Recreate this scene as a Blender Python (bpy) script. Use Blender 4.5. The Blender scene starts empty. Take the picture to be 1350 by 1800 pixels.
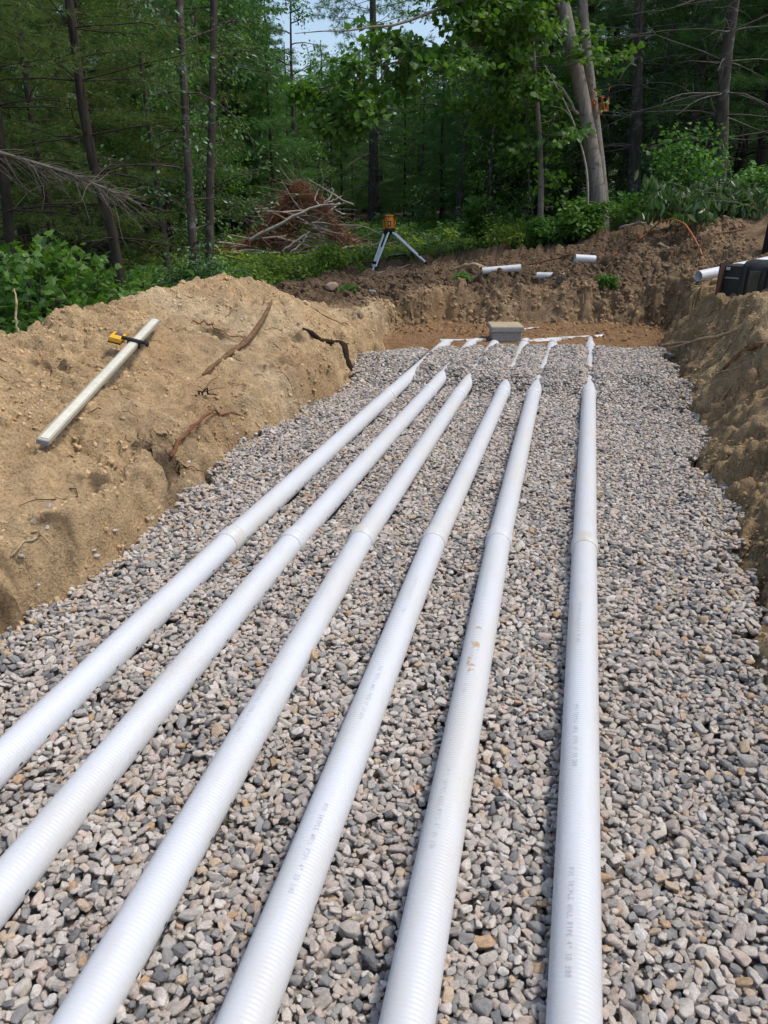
import bpy, math
import numpy as np
from mathutils import Vector, Matrix, Euler
R = math.radians; PI = math.pi
SC = bpy.context.scene; COL = SC.collection

# ------------------------------------------------------------------ camera, sky, sun, exposure
cam = bpy.data.objects.new('camera', bpy.data.cameras.new('camera')); COL.objects.link(cam)
cam.location = (0, 0, 1.55); cam.rotation_euler = (R(90-22.9), 0, R(13.97))
cam.data.sensor_fit = 'VERTICAL'; cam.data.sensor_height = 36; cam.data.lens = 27.04
cam.data.clip_start = .05; cam.data.clip_end = 500
SC.camera = cam
SUN_EL, SUN_AZ = 62, 9                      # height above the horizon; angle from +X (right) towards +Y (ahead)
S = Vector((math.cos(R(SUN_EL))*math.cos(R(SUN_AZ)), math.cos(R(SUN_EL))*math.sin(R(SUN_AZ)), math.sin(R(SUN_EL))))
w = bpy.data.worlds.new('World'); SC.world = w; w.use_nodes = True
nt = w.node_tree; nt.nodes.clear()
sky = nt.nodes.new('ShaderNodeTexSky'); sky.sky_type = 'NISHITA'; sky.sun_disc = False
sky.sun_elevation = R(SUN_EL); sky.sun_rotation = R(90-SUN_AZ); sky.dust_density = 2.0; sky.air_density = 1.0
bg = nt.nodes.new('ShaderNodeBackground'); bg.inputs['Strength'].default_value = .15
out = nt.nodes.new('ShaderNodeOutputWorld')
nt.links.new(sky.outputs[0], bg.inputs[0]); nt.links.new(bg.outputs[0], out.inputs[0])
sun = bpy.data.objects.new('sun', bpy.data.lights.new('sun', 'SUN')); COL.objects.link(sun)
sun.data.energy = 2.0; sun.data.angle = R(10.0); sun.data.color = (1, .95, .87)
sun.rotation_euler = (-S).to_track_quat('-Z', 'Y').to_euler(); sun.location = (8, 3, 14)
vs = SC.view_settings; vs.view_transform = 'Standard'; vs.look = 'None'; vs.gamma = 1; vs.exposure = 0.36
vs.use_curve_mapping = False
SC.cycles.use_adaptive_sampling = True; SC.cycles.adaptive_threshold = .025; SC.cycles.max_bounces = 4; SC.cycles.diffuse_bounces = 3; SC.cycles.transparent_max_bounces = 4; SC.cycles.transmission_bounces = 4

# ------------------------------------------------------------------ helpers
def newmesh(name, V, groups):
    """V: (n,3); groups: list of (faces (m,k), material index, smooth)"""
    me = bpy.data.meshes.new(name)
    V = np.ascontiguousarray(V, dtype=np.float32)
    loops = np.concatenate([g[0].reshape(-1) for g in groups]).astype(np.int32)
    tot = np.concatenate([np.full(len(g[0]), g[0].shape[1], np.int32) for g in groups])
    st = np.concatenate([[0], np.cumsum(tot)[:-1]]).astype(np.int32)
    me.vertices.add(len(V)); me.vertices.foreach_set('co', V.ravel())
    me.loops.add(len(loops)); me.loops.foreach_set('vertex_index', loops)
    me.polygons.add(len(tot)); me.polygons.foreach_set('loop_start', st); me.polygons.foreach_set('loop_total', tot)
    mi = np.concatenate([np.full(len(g[0]), g[1], np.int32) for g in groups])
    me.polygons.foreach_set('material_index', mi)
    sm = np.concatenate([np.full(len(g[0]), bool(g[2])) for g in groups])
    me.polygons.foreach_set('use_smooth', sm)
    me.update(calc_edges=True); me.validate()
    return me

class MB:
    """collects shapes into one mesh"""
    def __init__(s): s.v = []; s.g = []; s.n = 0
    def add(s, V, F, mi=0, smooth=True):
        V = np.asarray(V, float); F = np.asarray(F, int)
        if len(V) == 0: return s
        s.v.append(V); s.g.append((F+s.n, mi, smooth)); s.n += len(V); return s
    def tube(s, path, rad, seg=6, cap=True, mi=0):
        P = np.asarray(path, float); n = len(P)
        rad = np.broadcast_to(np.asarray(rad, float), (n,)) if np.ndim(rad) == 0 or len(rad) != n else np.asarray(rad, float)
        T = np.gradient(P, axis=0); T /= np.linalg.norm(T, axis=1, keepdims=True)+1e-9
        a = np.array([0, 0, 1.]) if abs(T[0, 2]) < .9 else np.array([1., 0, 0])
        u = np.cross(T[0], a); u /= np.linalg.norm(u)
        ang = np.arange(seg)*2*PI/seg; c, q = np.cos(ang)[:, None], np.sin(ang)[:, None]
        V = np.zeros((n, seg, 3))
        for i in range(n):
            u = u - T[i]*np.dot(u, T[i]); u /= np.linalg.norm(u)+1e-9
            V[i] = P[i] + rad[i]*(c*u + q*np.cross(T[i], u))
        i, j = np.meshgrid(np.arange(n-1), np.arange(seg), indexing='ij')
        j2 = (j+1) % seg
        F = np.stack([i*seg+j, i*seg+j2, (i+1)*seg+j2, (i+1)*seg+j], -1).reshape(-1, 4)
        s.add(V.reshape(-1, 3), F, mi)
        if cap:
            for e in (0, n-1):
                ring = V[e]; k = np.arange(seg)
                s.add(np.vstack([ring, P[e]]), np.stack([k, (k+1) % seg, np.full(seg, seg)], -1), mi, False)
        return s
    def box(s, c, size, rz=0, rx=0, ry=0, mi=0, bev=0.):
        a, b, d = np.array(size)/2.
        if bev <= 0:
            V = np.array([(x, y, z) for x in (-a, a) for y in (-b, b) for z in (-d, d)], float)
            F = np.array([(0, 1, 3, 2), (4, 6, 7, 5), (0, 4, 5, 1), (2, 3, 7, 6), (0, 2, 6, 4), (1, 5, 7, 3)])
            M = np.array(Euler((rx, ry, rz)).to_matrix())
            s.add(V@M.T+np.array(c), F, mi, False); return s
        import bmesh
        bm = bmesh.new(); bmesh.ops.create_cube(bm, size=1)
        for v in bm.verts: v.co = Vector((v.co.x*2*a, v.co.y*2*b, v.co.z*2*d))
        bmesh.ops.bevel(bm, geom=bm.edges[:], offset=bev, segments=2, profile=.6, affect='EDGES')
        bmesh.ops.triangulate(bm, faces=bm.faces[:])
        V = np.array([v.co[:] for v in bm.verts]); F = np.array([[v.index for v in f.verts] for f in bm.faces]); bm.free()
        M = np.array(Euler((rx, ry, rz)).to_matrix())
        s.add(V@M.T+np.array(c), F, mi, False); return s
    def build(s, name, mats, parent=None):
        if not isinstance(mats, (list, tuple)): mats = [mats]
        me = newmesh(name, np.vstack(s.v), s.g)
        for m in mats: me.materials.append(m)
        return link(bpy.data.objects.new(name, me), parent)

def link(o, parent=None):
    COL.objects.link(o)
    if parent is not None: o.parent = parent
    return o
def tag(o, label=None, cat=None, group=None, kind=None):
    for k, v in (('label', label), ('category', cat), ('group', group), ('kind', kind)):
        if v: o[k] = v
    return o
def thing(name, label, cat, loc=(0, 0, 0), rz=0, group=None):
    o = bpy.data.objects.new(name, None); o.empty_display_size = .05
    o.location = loc; o.rotation_euler = (0, 0, rz)
    return tag(link(o), label, cat, group)

# ------------------------------------------------------------------ materials
def lk(nt, a, b): nt.links.new(a, b)
class Mat:
    def __init__(s, name, rough=.8, spec=.3, col=None):
        s.m = bpy.data.materials.new(name); s.m.use_nodes = True; s.t = s.m.node_tree
        s.b = s.t.nodes['Principled BSDF']; s.o = s.t.nodes['Material Output']
        s.b.inputs['Roughness'].default_value = rough; s.b.inputs['Specular IOR Level'].default_value = spec
        if col: s.b.inputs['Base Color'].default_value = (*col, 1)
    def n(s, t, **kw):
        x = s.t.nodes.new('ShaderNode'+t)
        for k, v in kw.items():
            if hasattr(x, k): setattr(x, k, v)
        return x
    def put(s, sock, v):
        if isinstance(v, bpy.types.NodeSocket): lk(s.t, v, sock)
        elif isinstance(v, tuple) and len(v) == 3 and sock.type == 'RGBA': sock.default_value = (*v, 1)
        else: sock.default_value = v
    def coord(s, kind='Object'): return s.n('TexCoord').outputs[kind]
    def noise(s, vec, scale, detail=4, rough=.55, w=None):
        x = s.n('TexNoise'); x.inputs['Scale'].default_value = scale; x.inputs['Detail'].default_value = detail
        x.inputs['Roughness'].default_value = rough
        if w is not None: x.noise_dimensions = '4D'; s.put(x.inputs['W'], w)
        if vec is not None: lk(s.t, vec, x.inputs['Vector'])
        return x.outputs['Fac']
    def vmap(s, vec, scale=(1, 1, 1)):
        x = s.n('Mapping'); x.inputs['Scale'].default_value = scale; lk(s.t, vec, x.inputs['Vector']); return x.outputs[0]
    def ramp(s, fac, stops, interp='LINEAR'):
        x = s.n('ValToRGB'); x.color_ramp.interpolation = interp; e = x.color_ramp.elements
        while len(e) < len(stops): e.new(.5)
        for k, (p, c) in enumerate(stops):
            e[k].position = p; e[k].color = (*c, 1) if isinstance(c, tuple) else (c, c, c, 1)
        lk(s.t, fac, x.inputs[0]); return x.outputs[0]
    def mix(s, fac, a, b, mode='MIX'):
        x = s.n('Mix', data_type='RGBA', blend_type=mode)
        s.put(x.inputs[0], fac); s.put(x.inputs[6], a); s.put(x.inputs[7], b); return x.outputs[2]
    def math(s, op, a, b=0., c=None):
        x = s.n('Math', operation=op); s.put(x.inputs[0], a); s.put(x.inputs[1], b)
        if c is not None: s.put(x.inputs[2], c)
        return x.outputs[0]
    def bump(s, h, strength=.5, dist=.01, nrm=None):
        x = s.n('Bump'); x.inputs['Strength'].default_value = strength; x.inputs['Distance'].default_value = dist
        lk(s.t, h, x.inputs['Height'])
        if nrm is not None: lk(s.t, nrm, x.inputs['Normal'])
        return x.outputs[0]
    def base(s, c): s.put(s.b.inputs['Base Color'], c); return s
    def nrm(s, v): lk(s.t, v, s.b.inputs['Normal']); return s

MT = {}
def mat_soil(name, atype):
    m = Mat(name, .95, .12)
    at = m.n('Attribute'); at.attribute_type = atype; at.attribute_name = 'soil'
    c = m.coord('Object')
    n1 = m.noise(c, 9, 5, .6); n2 = m.noise(c, 70, 4, .65); n3 = m.noise(c, 260, 2, .6)
    v = m.math('MULTIPLY', m.ramp(n1, [(.3, .74), (.72, 1.16)]), m.ramp(n2, [(.28, .5), (.5, 1.0), (.8, 1.25)]))
    m.base(m.mix(1., at.outputs['Color'], v, 'MULTIPLY'))
    h = m.math('ADD', m.math('MULTIPLY', n2, .8), m.math('MULTIPLY', n3, .3))
    m.nrm(m.bump(h, 1., .022))
    return m.m
MT['soil'] = mat_soil('soil', 'GEOMETRY')
m = Mat('soil_crumb', .95, .1); at = m.n('Attribute'); at.attribute_type = 'INSTANCER'; at.attribute_name = 'soil'
m.base(m.mix(1., at.outputs['Color'], m.ramp(m.noise(m.coord('Object'), 2.5, 4, .6), [(.3, .8), (.7, 1.2)]), 'MULTIPLY')); MT['clod'] = m.m

def mat_stone():
    m = Mat('crushed_stone', .82, .3)
    oi = m.n('ObjectInfo'); rnd = oi.outputs['Random']; c = m.coord('Object')
    pal = [(0, (0.500, 0.439, 0.374)), (.10, (0.591, 0.524, 0.448)), (.20, (0.427, 0.390, 0.349)), (.30, (0.648, 0.576, 0.503)), (.40, (0.538, 0.452, 0.379)), (.48, (0.326, 0.310, 0.292)),
           (.56, (0.611, 0.493, 0.409)), (.64, (0.472, 0.435, 0.387)), (.72, (0.684, 0.622, 0.547)), (.79, (0.217, 0.213, 0.209)), (.84, (0.556, 0.470, 0.401)), (.90, (0.591, 0.452, 0.315)),
           (.935, (0.372, 0.355, 0.334)), (.96, (0.538, 0.364, 0.223)), (.975, (0.271, 0.265, 0.255)), (.99, (0.692, 0.649, 0.603))]
    basec = m.ramp(rnd, pal, 'CONSTANT')
    w4 = m.math('MULTIPLY', rnd, 57.)
    big = m.noise(c, 1.6, 3, .6, w4); sp = m.noise(c, 9, 3, .7, w4); fine = m.noise(c, 26, 2, .6, w4)
    v = m.math('MULTIPLY', m.ramp(big, [(.3, .78), (.7, 1.18)]), m.ramp(sp, [(.33, .70), (.5, 1.0), (.68, 1.22)]))
    col = m.mix(1., basec, v, 'MULTIPLY')
    col = m.mix(m.ramp(big, [(.62, 0.), (.78, .35)]), col, (.40, .30, .20))
    m.base(col)
    m.nrm(m.bump(m.math('ADD', sp, m.math('MULTIPLY', fine, .5)), .45, .12))
    return m.m
MT['stone'] = mat_stone()

def mat_pvc(name, ribs, dirt=.35, stain=False):
    m = Mat(name, .38, .45)
    c = m.coord('Object'); sep = m.n('SeparateXYZ'); lk(m.t, c, sep.inputs[0])
    oi = m.n('ObjectInfo'); wv4 = m.math('MULTIPLY', oi.outputs['Random'], 31.)
    n1 = m.noise(m.vmap(c, (9, 2.2, 9)), 1., 5, .65, wv4); n2 = m.noise(c, 55, 4, .7, wv4); n0 = m.noise(m.vmap(c, (1, 1.1, 1)), 1., 2, .5, wv4)
    n1 = m.math('ADD', n1, m.math('MULTIPLY', m.math('SUBTRACT', n0, .5), .25))
    col = m.mix(m.ramp(n1, [(.42, 0.), (.66, dirt)]), (.635, .650, .668), (.54, .48, .37))
    col = m.mix(m.math('MULTIPLY', m.ramp(n2, [(.60, 0.), (.72, .5)]), m.ramp(n1, [(.45, 0.), (.62, 1.)])), col, (.50, .40, .26))
    if stain:
        sx = m.noise(m.vmap(c, (30, 34, 30)), 1., 3, .6)
        band = m.math('MULTIPLY', m.math('COMPARE', sep.outputs[1], stain[0], stain[1]), m.math('COMPARE', sep.outputs[0], stain[2], .016))
        band = m.math('MULTIPLY', band, m.math('GREATER_THAN', sep.outputs[2], 0.))
        col = m.mix(m.math('MULTIPLY', band, m.ramp(sx, [(.56, 0.), (.64, .7)])), col, (.50, .26, .06))
    m.base(col)
    m.put(m.b.inputs['Roughness'], m.ramp(n1, [(.4, .33), (.8, .6)]))
    m.b.inputs['Subsurface Weight'].default_value = .0
    if ribs:
        wv = m.math('SINE', m.math('MULTIPLY', sep.outputs[1], 2*PI/.0105))
        h = m.math('ADD', m.math('MULTIPLY', wv, .5), m.math('MULTIPLY', n2, .15))
        m.nrm(m.bump(h, .65, .0012))
    return m.m
MT['pvc'] = mat_pvc('white_ribbed_plastic', True, .42); MT['pvc_stain'] = mat_pvc('white_ribbed_plastic_stained', True, .4, (2.05, .17, -.008))
MT['pvc_dirty'] = mat_pvc('white_plastic_muddy', False, .75); MT['pvc_plain'] = mat_pvc('white_plastic', False, .3)

def simple(name, col, rough=.6, spec=.3, metal=0., var=.2, scale=30., bump=0., dist=.004, stretch=(1, 1, 1)):
    m = Mat(name, rough, spec); m.b.inputs['Metallic'].default_value = metal
    n = m.noise(m.vmap(m.coord('Object'), stretch), scale, 5, .62)
    lo = tuple(c*(1-var) for c in col); hi = tuple(min(1, c*(1+var)) for c in col)
    m.base(m.ramp(n, [(.3, lo), (.7, hi)]))
    if bump: m.nrm(m.bump(n, bump, dist))
    return m.m
MT['ink'] = simple('printed_ink', (.42, .44, .47), .6, var=.25, scale=150)
MT['hole'] = simple('dark_hole', (.012, .012, .012), .9, .05)
MT['concrete'] = simple('grey_concrete', (.34, .325, .29), .9, .2, var=.18, scale=40, bump=.4)
MT['concrete_lid'] = simple('tan_concrete', (.40, .33, .21), .9, .2, var=.2, scale=25, bump=.4)
MT['orange'] = simple('orange_plastic', (.78, .25, .01), .4, .5, var=.06); MT['yellow'] = simple('yellow_plastic', (.85, .42, .01), .4, .5, var=.06)
MT['black'] = simple('black_plastic', (.013, .013, .014), .45, .4, var=.2); MT['black_dusty'] = simple('dusty_black_plastic', (.030, .032, .028), .7, .3, var=.5, scale=7)
MT['olive'] = simple('dusty_olive_panel', (.065, .062, .045), .8, .2, var=.35, scale=8)
MT['grey_edge'] = simple('grey_plastic_edge', (.22, .23, .24), .5, .4)
MT['rust'] = simple('rusty_edge', (.06, .03, .022), .8, .2, var=.4)
MT['alu'] = simple('brushed_aluminium', (.78, .79, .80), .4, .5, .35, .08, 60); MT['alu_pale'] = simple('dull_aluminium', (.52, .49, .40), .5, .5, .25, .1, 40)
MT['screen'] = simple('display_screen', (.10, .075, .11), .25, .5, var=.25); MT['silver'] = simple('silver_trim', (.5, .5, .5), .35, .5, .6)
MT['face'] = simple('cream_scale_face', (.68, .65, .53), .55, .3, var=.1, scale=20)
MT['hose'] = simple('orange_hose_rubber', (.42, .14, .05), .5, .4, var=.15)
MT['root'] = simple('brown_root_bark', (.16, .095, .05), .9, .15, var=.4, scale=45, bump=.8, stretch=(1, .35, 1))
MT['root_red'] = simple('red_root_bark', (.17, .075, .038), .9, .15, var=.35, scale=45, bump=.6)
MT['root_dark'] = simple('wet_dark_root', (.03, .018, .012), .85, .2, var=.5, scale=45, bump=.8)
MT['stick'] = simple('pale_stick', (.42, .32, .20), .9, .15, var=.3, scale=35, bump=.5)
MT['bleached'] = simple('bleached_branch', (.36, .315, .275), .9, .15, var=.3, scale=20, bump=.5)
MT['deadtwig'] = simple('grey_dead_twig', (.135, .118, .098), .9, .15, var=.4, scale=12)
MT['rustneedle'] = simple('rust_dead_needles', (.24, .105, .055), .95, .1, var=.45, scale=3)
MT['brushtwig'] = simple('brown_dead_twig', (.20, .125, .085), .95, .1, var=.45, scale=4)
MT['rock'] = simple('tan_boulder', (.33, .24, .17), .9, .2, var=.25, scale=18, bump=.5)
MT['greyrock'] = simple('grey_boulder', (.27, .27, .28), .85, .2, var=.25, scale=18, bump=.5)
MT['stake'] = simple('dark_weathered_wood', (.02, .018, .015), .9, .1, var=.4)

def mat_bark(name, lo, hi, blotch=None):
    m = Mat(name, .92, .12); c = m.coord('Object')
    n = m.noise(m.vmap(c, (9, 9, 1.6)), 2.2, 6, .65); n2 = m.noise(m.vmap(c, (3, 3, 5)), 2.0, 5, .7)
    col = m.ramp(n, [(.3, lo), (.7, hi)])
    if blotch: col = m.mix(m.ramp(n2, [(.55, 0.), (.63, .75)]), col, blotch)
    m.base(col); m.nrm(m.bump(n, .8, .02)); return m.m
MT['bark_dark'] = mat_bark('dark_pine_bark', (.018, .014, .011), (.065, .052, .042))
MT['bark_grey'] = mat_bark('grey_pine_bark', (.04, .034, .028), (.12, .105, .085), (.17, .17, .15))
MT['bark_maple'] = mat_bark('smooth_maple_bark', (.16, .135, .112), (.32, .285, .245), (.085, .065, .053))
MT['bark_birch'] = mat_bark('young_birch_bark', (.045, .035, .03), (.11, .095, .08), (.20, .19, .18))

def mat_leaf(name, stops, trans=.42, rough=.45, tcol=None):
    m = Mat(name, rough, .35)
    g = m.n('NewGeometry'); oi = m.n('ObjectInfo')
    f = m.math('FRACT', m.math('ADD', g.outputs['Random Per Island'], oi.outputs['Random']))
    col = m.ramp(f, stops)
    m.base(col)
    t = m.n('BsdfTranslucent')
    lk(m.t, m.mix(1., col, tcol or (1.25, 1.35, .7), 'MULTIPLY'), t.inputs[0])
    mx = m.n('MixShader'); mx.inputs[0].default_value = trans
    lk(m.t, m.b.outputs[0], mx.inputs[1]); lk(m.t, t.outputs[0], mx.inputs[2]); lk(m.t, mx.outputs[0], m.o.inputs[0])
    return m.m
MT['maple'] = mat_leaf('maple_leaf', [(0, (0.052, 0.127, 0.018)), (.4, (0.086, 0.187, 0.030)), (.75, (0.127, 0.242, 0.040)), (1, (0.057, 0.132, 0.022))])
MT['maple_deep'] = mat_leaf('deep_green_leaf', [(0, (0.049, 0.137, 0.027)), (.5, (0.091, 0.217, 0.037)), (.8, (0.140, 0.290, 0.056)), (1, (0.058, 0.144, 0.027))])
MT['birch'] = mat_leaf('birch_leaf', [(0, (0.046, 0.117, 0.039)), (.5, (0.078, 0.169, 0.058)), (.85, (0.156, 0.247, 0.111)), (1, (0.052, 0.130, 0.039))], .3, .35)
MT['pine'] = mat_leaf('pine_needles', [(0, (0.061, 0.146, 0.040)), (.5, (0.097, 0.214, 0.058)), (.85, (0.160, 0.300, 0.081)), (1, (0.074, 0.160, 0.045))], .25, .55)
MT['pine_olive'] = mat_leaf('olive_pine_needles', [(0, (0.059, 0.115, 0.023)), (.55, (0.099, 0.168, 0.036)), (.85, (0.165, 0.185, 0.046)), (1, (0.066, 0.120, 0.030))], .3, .55)
MT['lime'] = mat_leaf('bright_undergrowth', [(0, (0.139, 0.235, 0.029)), (.4, (0.232, 0.344, 0.046)), (.8, (0.342, 0.427, 0.069)), (1, (0.155, 0.262, 0.034))], .4)
MT['willow'] = mat_leaf('drooping_narrow_leaf', [(0, (.04, .10, .022)), (.5, (.07, .15, .035)), (.85, (.22, .27, .15)), (1, (.045, .11, .025))], .3, .35)
MT['copper'] = mat_leaf('withered_leaf', [(0, (.35, .12, .04)), (1, (.45, .18, .07))], .3)

# ------------------------------------------------------------------ shape of the ground
def _hash(ix, iy, s):
    n = (ix.astype(np.int64)*374761393 + iy.astype(np.int64)*668265263 + s*1442695041) & 0xffffffff
    n = n.astype(np.uint64)
    n = ((n ^ (n >> np.uint64(13))) * np.uint64(1274126177)) & np.uint64(0xffffffff)
    n = n ^ (n >> np.uint64(16))
    return n.astype(np.float64)/4294967296.0

def vnoise(x, y, s):
    x = np.asarray(x, float); y = np.asarray(y, float)
    ix = np.floor(x); iy = np.floor(y); fx = x-ix; fy = y-iy
    fx = fx*fx*fx*(fx*(fx*6-15)+10); fy = fy*fy*fy*(fy*(fy*6-15)+10)
    a = _hash(ix, iy, s); b = _hash(ix+1, iy, s); c = _hash(ix, iy+1, s); d = _hash(ix+1, iy+1, s)
    return (a*(1-fx)+b*fx)*(1-fy) + (c*(1-fx)+d*fx)*fy

def fbm(x, y, f, s, o=4, g=.5):
    """zero-centred fractal noise, about -1..1"""
    t = 0.; a = 1.; n = 0.
    for k in range(o):
        c, q = math.cos(.6+k), math.sin(.6+k)
        t = t + a*(vnoise((x*c-y*q)*f+17.3*k, (x*q+y*c)*f-9.1*k, s+k)*2-1); n += a; a *= g; f *= 2.03
    return t/n*1.6

def sstep(a, b, x):
    t = np.clip((x-a)/(b-a), 0, 1); return t*t*(3-2*t)

PIT = np.array([(-1.95,-2.5),(-1.93,.8),(-1.91,1.95),(-1.89,2.65),(-1.87,3.32),(-1.98,4.35),(-1.88,4.97),(-1.78,5.93),(-1.86,6.8),
    (-1.82,7.5),(-2.02,8.2),(-1.95,8.8),(-1.5,9.15),(-1.07,9.05),(-.5,9.25),(-.1,9.3),(.5,9.35),(.95,9.35),(.95,8.8),(.66,7.85),(.76,6.9),
    (.80,6.2),(.82,5.2),(.70,4.46),(.78,3.88),(.70,2.96),(.62,2.49),(.72,1.7),(.85,.8),(.9,-2.5)])

def pit_distance(x, y):
    """distance to the pit's foot line: above 0 outside, below 0 inside"""
    x = np.asarray(x, float); y = np.asarray(y, float)
    best = np.full(x.shape, 1e9); ins = np.zeros(x.shape, bool)
    n = len(PIT)
    for i in range(n):
        x0, y0 = PIT[i]; x1, y1 = PIT[(i+1) % n]
        dx, dy = x1-x0, y1-y0
        t = np.clip(((x-x0)*dx+(y-y0)*dy)/(dx*dx+dy*dy), 0, 1)
        best = np.minimum(best, (x-x0-t*dx)**2+(y-y0-t*dy)**2)
        if y0 != y1:
            c = ((y0 > y) != (y1 > y)) & (x < (x1-x0)*(y-y0)/(y1-y0)+x0)
            ins ^= c
    d = np.sqrt(best)
    return np.where(ins, -d, d)

NAT = np.array([(-3.05,12.64,.40),(-2.7,9.8,.36),(-1.2,10.0,.50),(-.17,10.1,.54),(.9,10.0,.56),(0.3,13.5,.95),(1.25,7.2,.70),(1.2,9.0,.66),
    (1.0,11.5,.86),(2.1,11.2,1.22),(2.6,11.5,1.42),(4.5,12,1.75),(3.0,8.0,.95),(2.5,4.5,.85),(1.6,5.0,.72),(1.5,2.5,.66),(1.6,0,.66),(5,2,1.0),(9,5,1.5),
    (-4.6,8.5,.22),(-6,5.5,.1),(-6,12,.22),(-4,14.5,.36),(-5.5,16.5,.30),(-8,0,.0),(-12,14,.1),(-14,3,-.1),(-.5,17,.75),(3,17,1.5),
    (-3,22,.5),(6,25,1.6),(-12,30,.3),(0,40,.8),(20,25,2.2),(20,5,1.8),(-25,20,-.2),(30,60,2.),(-30,60,.2),(0,70,1.0),(-4.5,3,.08),(-4.6,5.5,.12)])
def _rbf():
    p = NAT[:, :2]; n = len(p)
    D = np.sqrt(((p[:, None]-p[None])**2).sum(-1))
    A = np.zeros((n+1, n+1)); A[:n, :n] = -D - np.eye(n)*.02*0; A[:n, n] = 1; A[n, :n] = 1
    b = np.zeros(n+1); b[:n] = NAT[:, 2]
    return np.linalg.solve(A, b)
_W = _rbf()
def natural(x, y):
    z = np.full(np.shape(x), _W[-1])
    for (px, py, _), w in zip(NAT, _W[:-1]):
        z = z - w*np.sqrt((x-px)**2+(y-py)**2+.15)
    return z

RIDGE = np.array([(-3.2,-3,.55),(-3.3,0,.60),(-3.40,2.6,.66),(-3.42,3.6,.72),(-3.46,4.3,.70),(-3.5,4.9,.73),(-3.45,5.5,.77),(-3.15,6.2,.86),(-2.95,6.6,.80),(-2.75,7.0,.62),(-2.6,7.7,.45),(-2.6,8.6,.32)])
def height(x, y, detail=True):
    """ground height of the whole place at (x, y)"""
    x = np.asarray(x, float); y = np.asarray(y, float)
    d = pit_distance(x, y)
    near = sstep(14, 8, np.abs(x)) * sstep(20, 14, y)
    dn = d + near*(.035*fbm(x, y, 1.7, 11, 3) + .028*fbm(x, y, 9, 15, 3))
    top = natural(x, y) + .03*fbm(x, y, .5, 21, 3)*sstep(0., 1., d)
    # spoil heap along the left side
    xr = np.interp(y, RIDGE[:, 1], RIDGE[:, 0]); zr = np.interp(y, RIDGE[:, 1], RIDGE[:, 2])
    xe = -1.93
    t = np.clip((x-xr)/(xe-xr), 0, 1)
    face = zr - (zr-.17)*(.45*t + .55*t**1.8)
    back = zr - .75*np.maximum(xr-x, 0) - .3*np.maximum(xr-x, 0)**2
    heap = np.where(x > xr, face, back) + .05*fbm(x, y, 1.3, 31, 3)
    heap = heap - 1.2*sstep(7.6, 9.2, y)
    heap = np.where(x > -1.0, -1, heap)
    m = .05
    top = np.where(x < -.9, .5*(top+heap+np.sqrt((top-heap)**2+m*m)), top)
    # berm of loose earth beyond the far edge and on the right
    top = top + .10*np.exp(-((y-10.3-.15*x)/.45)**2)*sstep(-2.6, -1.8, x)*sstep(4, 2, x)*(.6+.7*fbm(x, y, .9, 41, 3))
    steep = 2.3 + .8*fbm(x, y, 1.0, 51, 2)
    steep = np.where((y > 8.3), steep*.75, steep)
    steep = np.where((x > .6) & (y < 8.3), 1.15+.5*fbm(x, y, 1.0, 53, 2), steep)
    floor = np.where(y > 7.5, -.08 + .12*sstep(7.6, 8.1, y) + .05*sstep(8.3, 9.3, y), -.08)
    cut = floor + np.maximum(dn, 0)*np.maximum(steep, .8) + .25*np.maximum(dn-.06, 0)**.5*(dn > .06)
    m = .05
    z = .5*(top+cut-np.sqrt((top-cut)**2+m*m))
    z = np.maximum(z, floor)
    if detail:
        w = sstep(-.05, .12, dn)*near
        wf = np.maximum(w, near*sstep(7.7, 8.1, y)*.5)
        rough = 1.0 + .8*sstep(8.2, 9.4, y) + .35*sstep(.5, 1, x)
        smooth_face = sstep(.15, .35, fbm(x, y, .8, 61, 2))*sstep(.4, .1, dn)*sstep(8, 7, y)
        calm = 1-.8*smooth_face
        z = z + w*rough*(.036+.014*sstep(8, 9, y))*fbm(x, y, 2.6, 71, 3)*calm
        cl = np.abs(fbm(x, y, 6.5, 75, 3))
        z = z - wf*rough*.034*(sstep(.35, .0, cl)-.3)*(.25+.75*sstep(-.35, .4, fbm(x, y, 1.1, 77, 2)))*calm
        z = z + wf*rough*.016*fbm(x, y, 14, 78, 2)*calm + wf*.011*fbm(x, y, 30, 79, 2)*calm
        for px, py, pr, dp in ((-2.06, 3.47, .11, .05), (-2.26, 4.33, .06, .03), (-1.97, 2.12, .10, .015), (-2.02, 2.45, .07, .010), (-2.25, 6.05, .07, .03), (-2.08, 2.9, .06, .010)):
            z = z - dp*np.exp(-(((x-px)**2+(y-py)**2)/pr**2))*(.6+.8*fbm(x, y, 12, 85, 2))*w
        hol = sstep(.2, .5, fbm(x*1.2, y*.6, 1.5, 87, 2))*sstep(8.6, 9.2, y)*sstep(.55, .15, dn)*w
        z = z - .10*hol
        # slumped ledges on the faces
        lg = fbm(x, y, 1.5, 83, 3); z = z + w*.045*(sstep(.0, .12, lg)-.5)*sstep(.9, .3, dn)*(1-smooth_face)
        # tread of a digging machine across the pit's end
        tr = sstep(.16, .10, np.abs(y-8.72-.12*(x+1.3)))*sstep(-2.0, -1.8, x)*sstep(-.9, -1.1, x)
        z = z + tr*.022*np.sign(np.sin(x*2*math.pi/.085))
    return z

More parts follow.
